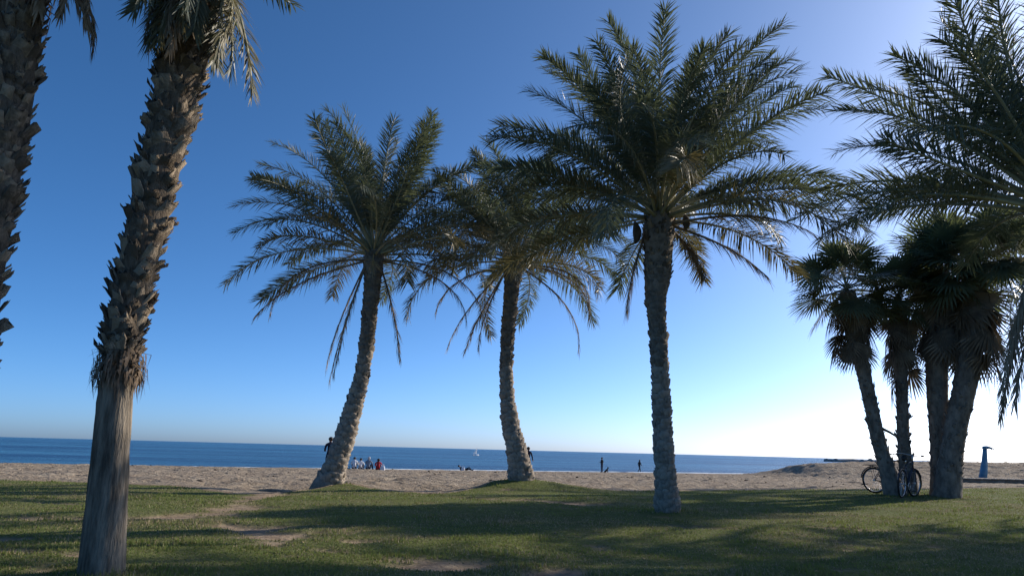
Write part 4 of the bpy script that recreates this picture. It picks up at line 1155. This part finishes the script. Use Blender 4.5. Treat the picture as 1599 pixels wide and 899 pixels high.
mb.add(V, [[i * n_ + j, (i + 1) * n_ + j, (i + 1) * n_ + j + 1, i * n_ + j + 1] for i in range(n_ - 1) for j in range(n_ - 1)]); mb.build('sail', SAIL, dg_, smooth=True)

# thin line of foam and wet shallows where the swell runs out
def shore_foam():
    X = np.arange(-90, 140, 0.5)
    y0 = shore_y(X) - 0.5 + 1.5 * (fbm(X * 0.10, X * 0, 77) - 0.5)
    w = 0.15 + 1.3 * np.maximum(0, fbm(X * 0.22, X * 0 + 5, 78) - 0.35)
    rows = np.stack([y0 - w, y0, y0 + w], 1)
    h = np.stack([0 * X, 0.05 + 0.07 * fbm(X * 0.5, X * 0, 79), 0 * X], 1)
    Z = np.maximum(SEA_Z, np.stack([beach_z(X, rows[:, k]) for k in range(3)], 1)) + 0.012 + h
    V = np.stack([np.repeat(X[:, None], 3, 1), rows, Z], -1).reshape(-1, 3)
    i, j = np.meshgrid(np.arange(len(X) - 1), np.arange(2), indexing='ij')
    Q = np.stack([i * 3 + j, (i + 1) * 3 + j, (i + 1) * 3 + j + 1, i * 3 + j + 1], -1).reshape(-1, 4)
    me = np_mesh('foam', V, Q, None, [mat('sea_foam', (0.40, 0.46, 0.50), (0.80, 0.82, 0.83), scale=0.8, rough=0.7)], smooth=True)
    tag(mesh_obj('foam', me), 'thin white line of foam along the shore', 'foam', kind='stuff')
shore_foam()

# dry scraps of leaf on the lawn, dark weed and sticks on the sand
def scatter(name, label, cat, n, area, zf, size, mats, seed, keep=None):
    r = np.random.default_rng(seed)
    x = area[0] + (area[1] - area[0]) * r.random(n); y = area[2] + (area[3] - area[2]) * r.random(n)
    if keep is not None:
        q = keep(x, y); x, y = x[q], y[q]
    z = zf(x, y); n = len(x)
    mb = MB()
    for i in range(n):
        l = size * (0.4 + 1.2 * r.random() ** 2); w = l * (0.18 + 0.4 * r.random()); t = l * (0.10 + 0.2 * r.random())
        a = r.random() * 6.28
        c, s_ = math.cos(a), math.sin(a)
        V = [(-l / 2, 0, 0), (0, -w / 2, .1 * t), (l / 2, 0, r.random() * t), (0, w / 2, 0), (l * .1 * r.normal(), 0, t)]
        V = [(x[i] + p * c - q * s_, y[i] + p * s_ + q * c, z[i] + h + 0.006) for p, q, h in V]
        mb.add(V, None, [[0, 1, 4], [1, 2, 4], [2, 3, 4], [3, 0, 4], [0, 3, 1], [3, 2, 1]], int(r.integers(0, len(mats))))
    o = mb.build(name, mats)
    tag(o, label, cat, kind='stuff')
scatter('leaf_litter', 'small dry scraps of palm leaf strewn on the lawn', 'leaf litter', 900, (-14, 16, 4.5, 24), lawn_z, 0.05, [M['dead'], M['fibre'], M['stalk']], 301, lambda x, y: (y < edge_y(x) - 0.2) & (np.abs(x) < 0.8 * y + 1))
scatter('beach_debris', 'dark scraps of weed and sticks strewn over the sand', 'debris', 420, (-34, 44, 21, 70), beach_z, 0.28, [M['spathe'], M['fibre'], M['boot']], 302, lambda x, y: (y > edge_y(x) + 0.8) & (fbm(x * 0.15, y * 0.15, 5) > 0.45))

# broken leaf stalks left on the leaning fan palm
for (x0, y0, x1, y1, r0) in ((1376, 668, 1404, 684, .045), (1372, 690, 1360, 686, .03), (1376, 698, 1365, 694, .03), (1362, 650, 1352, 640, .03)):
    p0, p1 = at(x0, y0, 19.95), at(x1, y1, 19.75)
    mb = MB(); mb.tube([p0, (p0 + p1) / 2 + Vector((0, 0, .02)), p1], [r0, r0 * .8, r0 * .45], n=6)
    mb.build('broken_stalk', M['boot'], lean1, -lean1.location)
